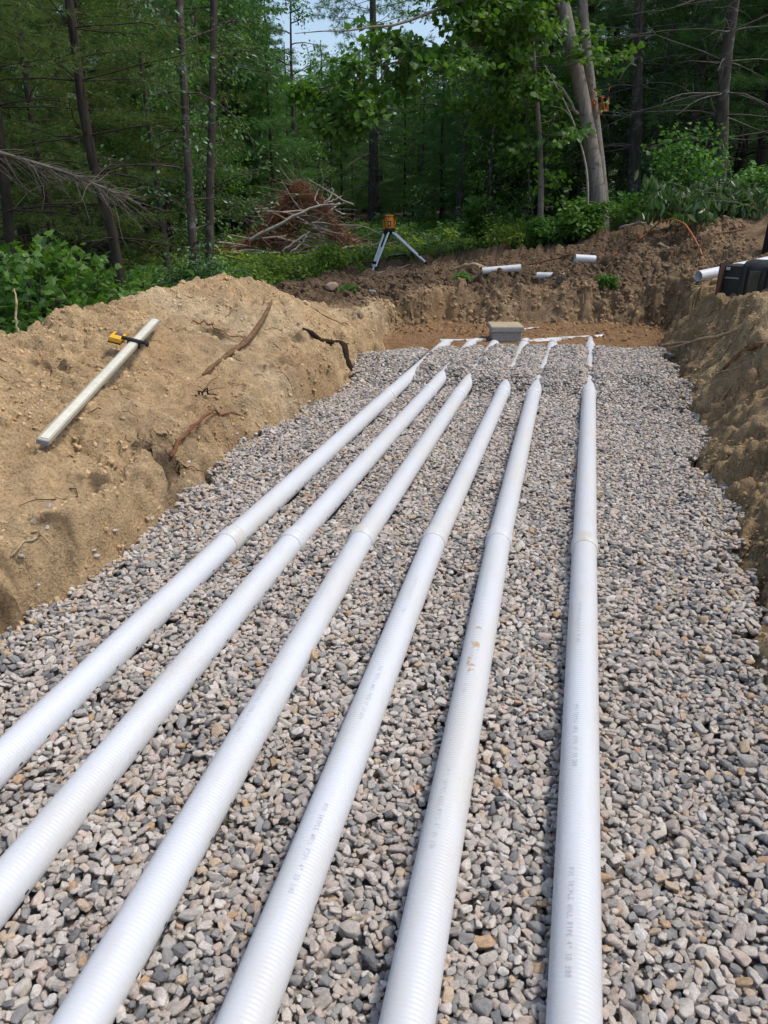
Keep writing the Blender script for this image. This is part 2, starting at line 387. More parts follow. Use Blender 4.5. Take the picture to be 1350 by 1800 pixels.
# ------------------------------------------------------------------ ground sheet
def axis(lo, hi, step, a, b, grow=1.18, first=.06, cap=3.0):
    c = list(np.arange(lo, hi+1e-6, step)); s = first; x = hi
    while x < b: x += s; c.append(min(x, b+1)); s = min(s*grow, cap)
    s = first; x = lo; pre = []
    while x > a: x -= s; pre.append(max(x, a-1)); s = min(s*grow, cap)
    return np.array(pre[::-1]+c)
def lerp3(a, b, t): return a*(1-t[..., None]) + np.asarray(b)*t[..., None]
def soil_colour(x, y, d):
    sand = np.array((.505, .355, .195)); pale = np.array((.57, .435, .270)); damp = np.array((.37, .238, .125))
    top = np.array((.160, .108, .067)); right = np.array((.36, .25, .135)); orange = np.array((.285, .172, .088)); litter = np.array((.055, .045, .026))
    c = np.broadcast_to(sand, x.shape+(3,)).copy()
    c = lerp3(c, pale, .75*sstep(.1, .6, fbm(x, y, 1.1, 101, 3)))
    c = lerp3(c, damp, .6*sstep(.15, .7, fbm(x, y, 1.7, 105, 4)))
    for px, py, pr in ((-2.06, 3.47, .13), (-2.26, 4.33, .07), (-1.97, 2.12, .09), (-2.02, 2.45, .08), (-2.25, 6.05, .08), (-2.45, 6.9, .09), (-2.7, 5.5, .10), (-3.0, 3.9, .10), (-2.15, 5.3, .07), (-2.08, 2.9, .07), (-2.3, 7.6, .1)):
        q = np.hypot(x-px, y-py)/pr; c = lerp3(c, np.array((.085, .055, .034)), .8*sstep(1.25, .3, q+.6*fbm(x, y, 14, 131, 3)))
    c = c*(1+.13*fbm(x, y, 11, 133, 3))[..., None]
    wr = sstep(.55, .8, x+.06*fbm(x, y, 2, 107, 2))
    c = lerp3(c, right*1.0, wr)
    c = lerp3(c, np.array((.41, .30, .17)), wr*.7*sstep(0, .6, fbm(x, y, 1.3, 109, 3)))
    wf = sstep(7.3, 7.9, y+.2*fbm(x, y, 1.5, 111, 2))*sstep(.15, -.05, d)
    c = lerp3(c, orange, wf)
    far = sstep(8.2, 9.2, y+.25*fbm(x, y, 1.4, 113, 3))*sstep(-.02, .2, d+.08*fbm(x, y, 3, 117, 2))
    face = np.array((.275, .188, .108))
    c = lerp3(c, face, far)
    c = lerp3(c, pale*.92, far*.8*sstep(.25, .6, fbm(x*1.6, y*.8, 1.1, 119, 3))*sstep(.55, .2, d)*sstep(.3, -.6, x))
    tp = sstep(.25, .5, d+.1*fbm(x, y, 2.2, 121, 3))*sstep(7.9, 9.0, y+.15*fbm(x, y, 1.2, 123, 2)+.35*sstep(-2., -3.5, x))
    c = lerp3(c, top, tp*(1-.55*wr))
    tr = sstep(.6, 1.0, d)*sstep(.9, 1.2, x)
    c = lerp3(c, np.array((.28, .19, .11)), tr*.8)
    c = lerp3(c, top*.75, .75*sstep(.2, .6, fbm(x, y, 2.0, 125, 3))*np.maximum(tp, tr*.6))
    out = np.maximum(sstep(-3.9, -4.6, x), sstep(13.0, 15.0, y+.5*fbm(x, y, .6, 127, 2)-.6*sstep(-.5, 2, x)))
    out = np.maximum(out, sstep(-3.3, -4.5, x)*sstep(9, 11.5, y))
    return lerp3(c, litter, out)

gx = axis(-3.75, 1.75, .018, -60, 60); gy = axis(.9, 10.9, .018, -14, 90)
def denser(c, lo, hi, st): return np.concatenate([c[c < lo-st*.5], np.arange(lo, hi, st), c[c > hi+st*.5]])
gx = denser(denser(gx, -2.22, -1.72, .009), .55, 1.2, .011); gy = denser(gy, 8.75, 9.95, .011)
X, Y = np.meshgrid(gx, gy, indexing='ij')
Z = height(X, Y); DP = pit_distance(X, Y)
nx, ny = len(gx), len(gy)
# break up faces and slopes with lumps pushed out along the surface, so that steep cuts are rugged too
def vnoise3(p, q, r, s):
    k = np.floor(r); f = r-k; f = f*f*(3-2*f); lo = np.zeros_like(r); hi = np.zeros_like(r)
    for kk in np.unique(k):
        a = k == kk; lo[a] = vnoise(p[a], q[a], s+int(kk)*7); hi[a] = vnoise(p[a], q[a], s+int(kk+1)*7)
    return (lo*(1-f)+hi*f)*2-1
zone = (X > -3.9) & (X < 2.2) & (Y > .8) & (Y < 13) & ((DP > -.03) | (Y > 7.9))
gxz = np.gradient(Z, gx, axis=0); gyz = np.gradient(Z, gy, axis=1)
NN = np.stack([-gxz, -gyz, np.ones_like(Z)], -1); NN /= np.linalg.norm(NN, axis=-1, keepdims=True)
xs, ys, zs = X[zone], Y[zone], Z[zone]
steepness = 1-NN[zone][:, 2]; wz = sstep(-.03, .06, DP[zone]) + .3*(Y[zone] > 7.9); wz = np.minimum(wz, 1)*sstep(13, 12, ys)
dsp = .030*vnoise3(xs*7, ys*7, zs*7, 900)*(.35+1.3*steepness) + .034*(.35-np.abs(vnoise3(xs*13+3, ys*13, zs*13, 930)))*(.45+1.0*steepness) + .017*vnoise3(xs*27, ys*27, zs*27, 960) + .006*vnoise3(xs*50, ys*50, zs*50, 980)
patch = .35+.65*sstep(-.3, .35, fbm(xs, ys, 1.3, 971, 2))
pos = np.stack([X, Y, Z], -1); pos[zone] += NN[zone]*(dsp*wz*patch)[:, None]
V = pos.reshape(-1, 3); Z = pos[..., 2]
i, j = np.meshgrid(np.arange(nx-1), np.arange(ny-1), indexing='ij')
F = np.stack([i*ny+j, (i+1)*ny+j, (i+1)*ny+j+1, i*ny+j+1], -1).reshape(-1, 4)
gm = newmesh('ground', V, [(F, 0, True)]); gm.materials.append(MT['soil'])
ca = gm.attributes.new('soil', 'FLOAT_COLOR', 'POINT')
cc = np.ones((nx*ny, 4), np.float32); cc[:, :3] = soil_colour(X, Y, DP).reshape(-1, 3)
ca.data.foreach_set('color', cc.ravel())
ground = tag(link(bpy.data.objects.new('ground', gm)), 'sandy earth dug out around the gravel bed, running back into the woods', kind='structure')

def Hv(x, y):
    """ground height read back from the sheet itself"""
    x = np.asarray(x, float); y = np.asarray(y, float)
    i = np.clip(np.searchsorted(gx, x)-1, 0, nx-2); j = np.clip(np.searchsorted(gy, y)-1, 0, ny-2)
    u = (x-gx[i])/(gx[i+1]-gx[i]); v = (y-gy[j])/(gy[j+1]-gy[j])
    return (Z[i, j]*(1-u)+Z[i+1, j]*u)*(1-v) + (Z[i, j+1]*(1-u)+Z[i+1, j+1]*u)*v
def H(x, y): return float(Hv(x, y))

# ------------------------------------------------------------------ instancing of small pieces
def proto_collection(name, meshes):
    c = bpy.data.collections.new(name)
    for k, me in enumerate(meshes):
        o = bpy.data.objects.new('%s_%02d' % (name, k), me); c.objects.link(o)
    return c
def scatter(name, coll, P, rot, scl, idx, colour=None, parent=None):
    me = bpy.data.meshes.new(name); n = len(P)
    me.vertices.add(n); me.vertices.foreach_set('co', np.ascontiguousarray(P, np.float32).ravel())
    for nm, ty, key, arr in (('rot', 'FLOAT_VECTOR', 'vector', rot), ('scl', 'FLOAT_VECTOR', 'vector', scl), ('pick', 'INT', 'value', idx)):
        a = me.attributes.new(nm, ty, 'POINT')
        a.data.foreach_set(key, np.ascontiguousarray(arr, np.int32 if ty == 'INT' else np.float32).ravel())
    if colour is not None:
        a = me.attributes.new('soil', 'FLOAT_COLOR', 'POINT')
        c4 = np.ones((n, 4), np.float32); c4[:, :3] = colour; a.data.foreach_set('color', c4.ravel())
    o = link(bpy.data.objects.new(name, me), parent)
    g = bpy.data.node_groups.new(name, 'GeometryNodeTree')
    g.interface.new_socket('Geometry', in_out='INPUT', socket_type='NodeSocketGeometry')
    g.interface.new_socket('Geometry', in_out='OUTPUT', socket_type='NodeSocketGeometry')
    N = g.nodes.new
    gi, go = N('NodeGroupInput'), N('NodeGroupOutput'); ip = N('GeometryNodeInstanceOnPoints')
    ci = N('GeometryNodeCollectionInfo'); ci.inputs['Collection'].default_value = coll
    ci.inputs['Separate Children'].default_value = True; ci.inputs['Reset Children'].default_value = True
    def att(nm, ty):
        x = N('GeometryNodeInputNamedAttribute'); x.data_type = ty; x.inputs['Name'].default_value = nm; return x.outputs['Attribute']
    er = N('FunctionNodeEulerToRotation')
    L = g.links.new
    L(gi.outputs[0], ip.inputs['Points']); L(ci.outputs[0], ip.inputs['Instance']); ip.inputs['Pick Instance'].default_value = True
    L(att('pick', 'INT'), ip.inputs['Instance Index']); L(att('rot', 'FLOAT_VECTOR'), er.inputs[0]); L(er.outputs[0], ip.inputs['Rotation'])
    L(att('scl', 'FLOAT_VECTOR'), ip.inputs['Scale']); L(ip.outputs[0], go.inputs[0])
    md = o.modifiers.new('pieces', 'NODES'); md.node_group = g
    return o

def ico(sub):
    import bmesh
    bm = bmesh.new(); bmesh.ops.create_icosphere(bm, subdivisions=sub, radius=1)
    V = np.array([v.co[:] for v in bm.verts]); F = np.array([[v.index for v in f.verts] for f in bm.faces]); bm.free()
    return V, F
ICO3 = ico(4); ICO2 = ico(2)
def rock_mesh(name, seed, mat, ic=None, planes=15, p=16., rough=.02):
    """a faceted, worn stone: soft intersection of random planes, bounding half sizes 1"""
    rg = np.random.default_rng(seed); V, F = ic or ICO3
    n = rg.normal(size=(planes, 3)); n /= np.linalg.norm(n, axis=1, keepdims=True)
    n = np.vstack([n, np.eye(3), -np.eye(3)])
    d = rg.uniform(.62, 1.0, len(n)); d[-6:] = rg.uniform(.8, 1.0, 6)
    s = np.maximum(V@n.T, 1e-4)/d
    r = (s**p).sum(1)**(-1/p)
    W = V*r[:, None]
    for k in range(3):
        f = rg.normal(size=(3,))*(2.5+2*k); W = W*(1+rough*np.sin(W@f+rg.uniform(0, 6)))[:, None]
    lo, hi = W.min(0), W.max(0); W = (W-(lo+hi)/2)/((hi-lo)/2)
    me = newmesh(name, W, [(F, 0, True)]); me.materials.append(mat); return me
STONES = [rock_mesh('stone', 300+k, MT['stone'], planes=(8 if k % 3 else 13), p=(7. if k % 3 == 0 else 11.), rough=.035) for k in range(16)]

# ------------------------------------------------------------------ drain pipes: centre lines
PR, PZ = .0535, .064
PIPES = [  # (x,y) of the near end, first joint, second joint, far end
    [(-1.462, .2), (-1.45, 2.87), (-1.372, 5.62), (-1.33, 8.02)],
    [(-1.158, .2), (-1.168, 2.93), (-1.092, 5.80), (-1.07, 8.10)],
    [(-.785, .2), (-.868, 3.04), (-.848, 5.76), (-.83, 8.10)],
    [(-.484, .2), (-.545, 3.10), (-.525, 5.88), (-.53, 8.18)],
    [(-.172, .2), (-.258, 3.17), (-.288, 5.90), (-.24, 8.22)],
    [(.118, .2), (.120, 3.19), (.130, 6.02), (.136, 8.30)]]

# ------------------------------------------------------------------ gravel, stone dropped on stone
XE = [-2.3, -1.9, -1.53, -.91, .2, .74, 1.2]; YE = [6.6, 7.05, 7.62, 7.82, 8.08, 7.9, 7.3]
def gravel_top(x, y):
    """mean surface of the stone layer"""
    ye = np.interp(x, XE, YE) + .06*fbm(x, y, 1.7, 201, 3)
    g = .022 + .012*fbm(x, y, 1.3, 203, 3)
    cov = sstep(5.80, 6.55, y + .22*fbm(x, y, 1.6, 205, 2) + .18*(x+.8)*.4)
    for P in PIPES:                            # stones banked a little against the pipes
        xp = np.interp(y, [q[1] for q in P], [q[0] for q in P]); g = g + .013*np.exp(-((np.abs(x-xp)-.06)/.03)**2)*(.7+.9*fbm(x, y, 5, 215, 2))
    g = g + .012*fbm(x, y, 3.1, 217, 2)
    g = g + cov*.122
    for k, lv in ((5, -.014), (3, -.011), (0, -.012), (1, -.010), (4, -.009), (2, -.002)):   # pipe backs show through here and there
        xp = np.interp(y, [q[1] for q in PIPES[k]], [q[0] for q in PIPES[k]])
        wgt = np.exp(-((x-xp)/.058)**2)*cov; g = g*(1-wgt) + wgt*(PZ+PR+lv-.012*sstep(6., 8., y)+.020*fbm(x*0+k*3.7, y, 4.2, 207, 2))
    g = g + .02*sstep(.35, .85, x)*sstep(8, 5, y) - .02*np.exp(-((x-.55)/.25)**2)*sstep(6, 3, y)
    d = pit_distance(x, y)
    g = g + .03*sstep(-.25, 0, d)
    end = sstep(ye+.03, ye-.40, y)
    ok = (y < ye+.06*fbm(x, y, 11, 211, 2)) & (d < .035 + .05*fbm(x, y, 3, 209, 2) + .075*fbm(x, y, 17, 213, 2))
    return np.where(ok, -.02+(g+.02)*end, -9.), ok
CS = .005; GX0, GY0, GX1, GY1 = -2.15, .55, 1.2, 8.35
nxg, nyg = int((GX1-GX0)/CS), int((GY1-GY0)/CS)
cx = GX0+(np.arange(nxg)+.5)*CS; cy = GY0+(np.arange(nyg)+.5)*CS
GXX, GYY = np.meshgrid(cx, cy, indexing='ij')
sub = 3
Gc, OKc = gravel_top(GXX[::sub, ::sub], GYY[::sub, ::sub])
G = np.repeat(np.repeat(Gc, sub, 0), sub, 1)[:nxg, :nyg]
Tc = height(GXX[::sub, ::sub], GYY[::sub, ::sub], False)
HM = np.maximum(np.repeat(np.repeat(Tc, sub, 0), sub, 1)[:nxg, :nyg], np.where(G > -1, G-.05, -9))
for P in PIPES:
    xp = np.interp(GYY, [q[1] for q in P], [q[0] for q in P]); dx = np.abs(GXX-xp)
    HM = np.where((dx < np.where(GYY < 5.7, .034, PR)) & (GYY < P[3][1]), np.maximum(HM, PZ+np.sqrt(np.maximum(PR**2-dx**2, 0))), HM)
HM0 = HM.copy()
rg = np.random.default_rng(7)
SP, SS, SR = [], [], []
def drop(passes, lo, hi, tol, tries):
    """let stones fall on what lies below, many at a time in cells that cannot touch"""
    K = 6; CW = 13; ncx, ncy = nxg//CW, nyg//CW
    oi = np.arange(-K, K+1)
    for p in range(passes):
        for par in range(4):
            ci, cj = np.meshgrid(np.arange(par % 2, ncx, 2), np.arange(par//2, ncy, 2), indexing='ij')
            ci, cj = ci.ravel(), cj.ravel(); n = len(ci)
            b = rg.uniform(lo, hi, n)*(1+.45*rg.random(n)**4); a = np.minimum(b*rg.uniform(1.05, 1.8, n), .030); c = b*rg.uniform(.5, .9, n)
            bi = np.clip(ci*CW+rg.integers(0, CW, n), K, nxg-K-1); bj = np.clip(cj*CW+rg.integers(0, CW, n), K, nyg-K-1)
            for t in range(tries-1):
                ti = np.clip(ci*CW+rg.integers(0, CW, n), K, nxg-K-1); tj = np.clip(cj*CW+rg.integers(0, CW, n), K, nyg-K-1)
                lower = HM[ti, tj]-G[ti, tj] < HM[bi, bj]-G[bi, bj]
                bi = np.where(lower, ti, bi); bj = np.where(lower, tj, bj)
            g = G[bi, bj]; keep = (g > -1) & (HM[bi, bj] < g+tol*.2)
            bi, bj, a, b, c, g = bi[keep], bj[keep], a[keep], b[keep], c[keep], g[keep]; n = len(bi)
            if n == 0: continue
            sx, sy = rg.uniform(-.5, .5, n)*CS, rg.uniform(-.5, .5, n)*CS; th = rg.uniform(0, PI, n)
            ct, st = np.cos(th)[:, None, None], np.sin(th)[:, None, None]
            ux = (oi[None, :, None]*CS-sx[:, None, None]); uy = (oi[None, None, :]*CS-sy[:, None, None])
            e = 1-((ux*ct+uy*st)/a[:, None, None])**2-((uy*ct-ux*st)/b[:, None, None])**2
            msk = e > 0; L = c[:, None, None]*np.sqrt(np.where(msk, e, 0))
            I = bi[:, None, None]+oi[None, :, None]; J = bj[:, None, None]+oi[None, None, :]
            hp = HM[I, J]
            z = np.where(msk, hp+L*.8, -9).reshape(n, -1).max(1) - .10*c
            ok = z < g+tol
            hn = np.where(msk & ok[:, None, None], np.maximum(hp, z[:, None, None]+L), hp)
            HM[I, J] = hn
            x = cx[bi]+sx; y = cy[bj]+sy
            SP.append(np.stack([x, y, z], -1)[ok]); SS.append(np.stack([a, b, c], -1)[ok])
            SR.append(np.stack([rg.normal(size=n)*.3, rg.normal(size=n)*.3, th], -1)[ok])
drop(6, .0105, .0140, .009, 4)
drop(18, .0070, .0112, .010, 4)
drop(18, .0042, .0075, .009, 3)
# strays thrown up the banks
n = 1500; x = np.concatenate([rg.uniform(-2.12, -1.75, n), rg.uniform(.55, 1.15, n)]); y = rg.uniform(1.2, 7.9, 2*n); dq = pit_distance(x, y)
kp = (dq > -.02) & (rg.random(2*n) < .40*np.exp(-np.maximum(dq, 0)/.055)); x, y = x[kp], y[kp]; n = len(x)
b = rg.uniform(.005, .011, n); SS.append(np.stack([b*1.4, b, b*.7], -1)); SP.append(np.stack([x, y, Hv(x, y)+b*.25], -1)); SR.append(rg.uniform(-.5, .5, (n, 3))+np.array([0, 0, 1.])*rg.uniform(0, 6, (n, 1)))
SP, SS, SR = np.vstack(SP), np.vstack(SS), np.vstack(SR)
print('stones', len(SP))

gb_i = np.arange(0, nxg, 8); gb_j = np.arange(0, nyg, 8)
A_, B_ = np.meshgrid(cx[gb_i], cy[gb_j], indexing='ij')
Gs = np.where(G > -1, G, -.3)[np.ix_(gb_i, gb_j)] - .045
for P in PIPES:
    pass
mi, mj = Gs.shape
i, j = np.meshgrid(np.arange(mi-1), np.arange(mj-1), indexing='ij')
fb = np.stack([i*mj+j, (i+1)*mj+j, (i+1)*mj+j+1, i*mj+j+1], -1).reshape(-1, 4)
bed = MB().add(np.stack([A_, B_, Gs], -1).reshape(-1, 3), fb).build('gravel_bed', simple('grey_stone_dust', (.20, .19, .172), .95, .1, var=.4, scale=60))
tag(bed, 'bed of grey crushed stone laid in the pit under the white pipes', kind='structure')
pick = rg.integers(0, 16, len(SP))
# the stones that show largest are objects of their own, the rest one mass
dist = np.linalg.norm(SP-np.array([0, 0, 1.55]), axis=1)
cyaw, syaw = math.cos(R(13.97)), math.sin(R(13.97))
rr = SP[:, 0]*cyaw+SP[:, 1]*syaw; ff = -SP[:, 0]*syaw+SP[:, 1]*cyaw; uu = SP[:, 2]-1.55
cp, sp_ = math.cos(R(22.9)), math.sin(R(22.9)); dz = ff*cp-uu*sp_; up = ff*sp_+uu*cp
inview = (np.abs(rr/dz) < .47) & (np.abs(up/dz) < .63)
ontop = SP[:, 2] > HM[((SP[:, 0]-GX0)/CS).astype(int), ((SP[:, 1]-GY0)/CS).astype(int)] - SS[:, 2]*1.02
score = np.where(inview & ontop, SS[:, 0]*SS[:, 1]/dist**2, 0)
big = np.argsort(-score)[:300]
mask = np.ones(len(SP), bool); mask[big] = False
for k in big:
    o = link(bpy.data.objects.new('stone', STONES[pick[k]]), bed)
    o.location = SP[k]; o.rotation_euler = SR[k]; o.scale = SS[k]
sc = proto_collection('loose_stone', STONES)
tag(scatter('loose_gravel', sc, SP[mask], SR[mask], SS[mask], pick[mask], parent=bed), kind='stuff')

# ------------------------------------------------------------------ drain pipes
FONT = {'P': '11110 10001 10001 11110 10000 10000 10000', 'V': '10001 10001 10001 10001 10001 01010 00100', 'C': '01110 10001 10000 10000 10000 10001 01110',
 'T': '11111 00100 00100 00100 00100 00100 00100', 'R': '11110 10001 10001 11110 10100 10010 10001', 'I': '01110 00100 00100 00100 00100 00100 01110',
 'L': '10000 10000 10000 10000 10000 10000 11111', 'E': '11111 10000 10000 11110 10000 10000 11111', 'W': '10001 10001 10001 10101 10101 11011 10001',
 'A': '01110 10001 10001 11111 10001 10001 10001', '4': '00010 00110 01010 10010 11111 00010 00010', '"': '01010 01010 01010 00000 00000 00000 00000',
 'D': '11110 10001 10001 10001 10001 10001 11110', '2': '01110 10001 00001 00110 01000 10000 11111', '0': '01110 10001 10011 10101 11001 10001 01110', ' ': '0 0 0 0 0 0 0'}
def printed(text, y0, ang, seed, fade=.12, rad=PR):
    """dot-matrix print wrapped on the pipe; reads towards the camera; local pipe frame (axis = y)"""
    rg = np.random.default_rng(seed); V = []; F = []
    y = y0
    for ch in text:
        rows = FONT[ch].split()
        for r_, row in enumerate(rows):
            for c_, bit in enumerate(row):
                if bit != '1' or rg.random() < fade: continue
                yy = y - c_*.00125; a = ang + (6-r_)*.0017/rad
                for (du, dv) in ((-.00062, -.0007), (.00062, -.0007), (.00062, .0007), (-.00062, .0007)):
                    aa = a+dv/rad; V.append((math.sin(aa)*(rad+.0007), yy+du, math.cos(aa)*(rad+.0007)))
                n = len(V); F.append((n-4, n-3, n-2, n-1))
        y -= .0092
    return np.array(V), np.array(F)
def pipe_section(parent, a, b, mat, z0=PZ, z1=PZ, r=PR):
    """tube from a to b; local +y runs along the pipe"""
    L = math.dist(a, b); n = max(2, int(L/.2)); ys = np.linspace(0, L, n)
    m = MB(); m.tube(np.stack([ys*0, ys, ys*0], -1), r, 40, True)
    o = m.build('pipe_section', mat, parent)
    o.location = (a[0], a[1], z0); dz = z1-z0
    o.rotation_euler = (math.atan2(dz, L), 0, -math.atan2(b[0]-a[0], b[1]-a[1]))
    return o, L
def bell(parent, p, q, at, mat, length=.115):
    """widened socket with grooves where two pipes join"""
    prof = [(-.002, PR-.002), (0, PR+.0045), (.006, PR+.0062), (.010, PR+.0062), (.012, PR+.0038), (.017, PR+.0038), (.019, PR+.006), (.032, PR+.006), (.034, PR+.0042),
            (.038, PR+.0042), (.040, PR+.006), (.058, PR+.006), (.060, PR+.0042), (.064, PR+.0042), (.066, PR+.0055), (.085, PR+.0052), (length, PR-.001)]
    m = MB(); m.tube([(0, y, 0) for y, r in prof], [r for y, r in prof], 40, False)
    o = m.build('bell_joint', mat, parent)
    o.location = (at[0], at[1], PZ); o.rotation_euler = (0, 0, -math.atan2(q[0]-p[0], q[1]-p[1])); return o
labels = ['leftmost white perforated drain pipe, next to the sand bank', 'second white drain pipe from the sand bank on the left',
          'third white drain pipe from the left, with tan mud on its joint', 'fourth white drain pipe from the left, printed with grey lettering',
          'fifth white drain pipe, with orange rust stains in the foreground', 'rightmost white drain pipe, straight and nearly vertical in view']
TXT = 'PVC TRIPLE WALL PIPE 4" ID 200'
for k, P in enumerate(PIPES):
    t = thing('drain_pipe', labels[k], 'pipe', (P[0][0], P[0][1], 0), group='drain pipes laid side by side on the gravel')
    def rel(p): return (p[0]-P[0][0], p[1]-P[0][1])
    A, B, C_, D = map(rel, P)
    s1, L1 = pipe_section(t, A, B, MT['pvc_stain'] if k == 4 else MT['pvc'])
    s2, L2 = pipe_section(t, B, C_, MT['pvc'])
    s3, L3 = pipe_section(t, C_, D, MT['pvc_plain'], PZ, PZ-.03)
    bell(t, A, B, B, MT['pvc_dirty']); bell(t, B, C_, C_, MT['pvc_plain'])
    m = MB()
    for sgn in (1, -1):                       # drain holes low on both flanks
        for yy in np.arange(.12, L1-.15, .122):
            a0 = sgn*R(97); V = []
            for da, dy in ((-.055, -.0045), (-.028, -.007), (.028, -.007), (.055, -.0045), (.055, .0045), (.028, .007), (-.028, .007), (-.055, .0045)):
                V.append((math.sin(a0+da)*(PR+.0009), yy+dy, math.cos(a0+da)*(PR+.0009)))
            m.add(V, [list(range(8))], 0, False)
    tag(m.build('drain_holes', MT['hole'], s1), kind='stuff')
    m = MB()
    for sgn in (1, -1):
        for yy in np.arange(.12, L2-.15, .122):
            a0 = sgn*R(97)
            m.add([(math.sin(a0+da)*(PR+.0009), yy+dy, math.cos(a0+da)*(PR+.0009)) for da, dy in ((-.05, -.006), (.05, -.006), (.05, .006), (-.05, .006))], [(0, 1, 2, 3)], 0, False)
    tag(m.build('drain_holes', MT['hole'], s2), kind='stuff')
    if k in (2, 3, 4, 5):
        m = MB()
        ang = {5: -.42, 4: -.35, 3: .02, 2: -.25}[k]
        off = {5: 1.17, 4: 1.42, 3: 1.22, 2: 1.7}[k]; fd = {5: .10, 4: .45, 3: .22, 2: .5}[k]
        for q, y0 in enumerate((off, off+.62, off+1.25)):
            if y0 < L1-.1: m.add(*printed(TXT, y0, ang, 10*k+q, fd+.1*q), 0, False)
        tag(m.build('printed_lettering', MT['ink'], s1), 'faint grey dot-matrix lettering', kind='stuff')

# ------------------------------------------------------------------ loose crumbs of earth
CLODS = [rock_mesh('soil_crumb', 700+k, MT['clod'], ICO2, 6, 24., .06) for k in range(6)]
rg = np.random.default_rng(21)
n = 210000
cxs = rg.uniform(-3.75, 1.9, n); cys = rg.uniform(1.2, 12.2, n)
dd = pit_distance(cxs, cys)
den = .10 + .9*sstep(-.1, .45, fbm(cxs, cys, 1.0, 301, 3))
den = np.where(cys > 8.2, np.maximum(den, .6), den); den = np.where((dd > -.05) & (dd < .25), np.maximum(den, .75), den); den = np.where(dd < .0, np.where(cys > 8.0, .25, .5*sstep(-.16, .02, dd)), den)
keep = rg.random(n) < den*.55
cxs, cys, dd = cxs[keep], cys[keep], dd[keep]; n = len(cxs)
sz = .0032 + .0115*rg.random(n)**4; sz *= np.where(cys > 8.5, 1.9, 1.)
far = cys > 8.5
hmz = HM[np.clip(((cxs-GX0)/CS).astype(int), 0, nxg-1), np.clip(((cys-GY0)/CS).astype(int), 0, nyg-1)]
cz = np.where((dd < .02) & (cys < 7.8), np.maximum(Hv(cxs, cys), np.where((cxs > GX0) & (cxs < GX1), hmz, -9)), Hv(cxs, cys)) - sz*.1
cl = soil_colour(cxs, cys, dd)*rg.uniform(.85, 1.15, (n, 1))
cc_ = proto_collection('earth_crumb', CLODS)
tag(scatter('earth_crumbs', cc_, np.stack([cxs, cys, cz], -1), rg.uniform(0, 6.28, (n, 3)), sz[:, None]*rg.uniform(.6, 1.25, (n, 3)), rg.integers(0, 6, n), cl),
    'loose crumbs and clods of earth scattered over the dug banks', 'earth', kind='stuff')

# ------------------------------------------------------------------ roots and sticks lying on the banks
def smooth_path(pts, n=14, wob=.0, seed=0):
    pts = np.array(pts, float); t = np.linspace(0, 1, len(pts)); u = np.linspace(0, 1, n)
    P = np.stack([np.interp(u, t, pts[:, k]) for k in range(3)], -1)
    for _ in range(2): P[1:-1] = .25*P[:-2]+.5*P[1:-1]+.25*P[2:]
    rg = np.random.default_rng(seed)
    if wob: P[1:-1] += rg.normal(size=(n-2, 3))*wob
    return P
def stick(name, label, cat, pts, r0, r1, mat, seed=0, wob=.004, forks=0, group=None, seg=7, n=14):
    """pts: (x, y, lift above the ground)"""
    b = pts[0]; base = Vector((b[0], b[1], H(b[0], b[1])))
    P = smooth_path([(x, y, H(x, y)+l) for x, y, l in pts], n, wob, seed) - np.array(base)
    t = thing(name, label, cat, base, group=group)
    r = np.linspace(r0, r1, n)*(1+.12*np.random.default_rng(seed+5).normal(size=n)); r[0] *= .45; r[-1] *= .3; r[-2] *= .8
    MB().tube(P, np.maximum(r, .0008), seg).build('stem', mat, t)
    rg = np.random.default_rng(seed+9)
    for k in range(forks):
        q = rg.integers(n//4, n-2); d = P[q+1]-P[q]; d = d/np.linalg.norm(d)
        s = rg.normal(size=3)*.5; s[2] = abs(s[2])*.5; e = d*.7+s; L = rg.uniform(.06, .16)
        Q = smooth_path([P[q], P[q]+e*L*.5, P[q]+e*L+np.array([0, 0, -.02])], 6, .004, seed+k)
        MB().tube(Q, np.linspace(r[q]*.45, .0012, 6), 5).build('rootlet', mat, t)
    return t
ROOTS = 'roots and sticks sticking out of the dug earth'
stick('tree_root', 'thick brown peeled root lying up the sand heap beside the measuring rod', 'root', [(-2.42, 4.68, .012), (-2.41, 5.1, .03), (-2.44, 5.6, .05), (-2.49, 6.15, .10)], .013, .024, MT['root'], 1, .003, 0, ROOTS, 9)
stick('tree_root', 'thin red-brown root arching over the cut sand near the gravel edge', 'root', [(-2.03, 3.48, .04), (-2.05, 3.75, .09), (-2.09, 4.12, .11), (-2.03, 4.45, .14)], .012, .005, MT['root_red'], 2, .008, 3, ROOTS)
stick('tree_root', 'wet black root hanging down the sand bank to the gravel', 'root', [(-2.24, 6.18, .01), (-2.08, 6.32, .01), (-1.99, 6.40, .02), (-1.93, 6.36, .03), (-1.86, 6.30, .03)], .024, .034, MT['root_dark'], 3, .012, 5, ROOTS, 8)
stick('tree_root', 'thin curling root on top of the sand heap near its crest', 'root', [(-2.86, 5.42, .01), (-2.80, 5.52, .05), (-2.66, 5.50, .04), (-2.50, 5.58, .01)], .007, .003, MT['root_red'], 4, .01, 3, ROOTS)
stick('tree_root', 'dark tangled root clump in the sand below the measuring rod', 'root', [(-2.10, 3.36, .01), (-2.06, 3.46, .03), (-2.03, 3.56, .02), (-1.98, 3.66, .01)], .010, .004, MT['root_dark'], 5, .014, 8, ROOTS)
stick('tree_root', 'small dark root tuft in the sand under the thick peeled root', 'root', [(-2.27, 4.26, .01), (-2.24, 4.34, .03), (-2.17, 4.42, .01)], .008, .003, MT['root_dark'], 6, .012, 6, ROOTS)
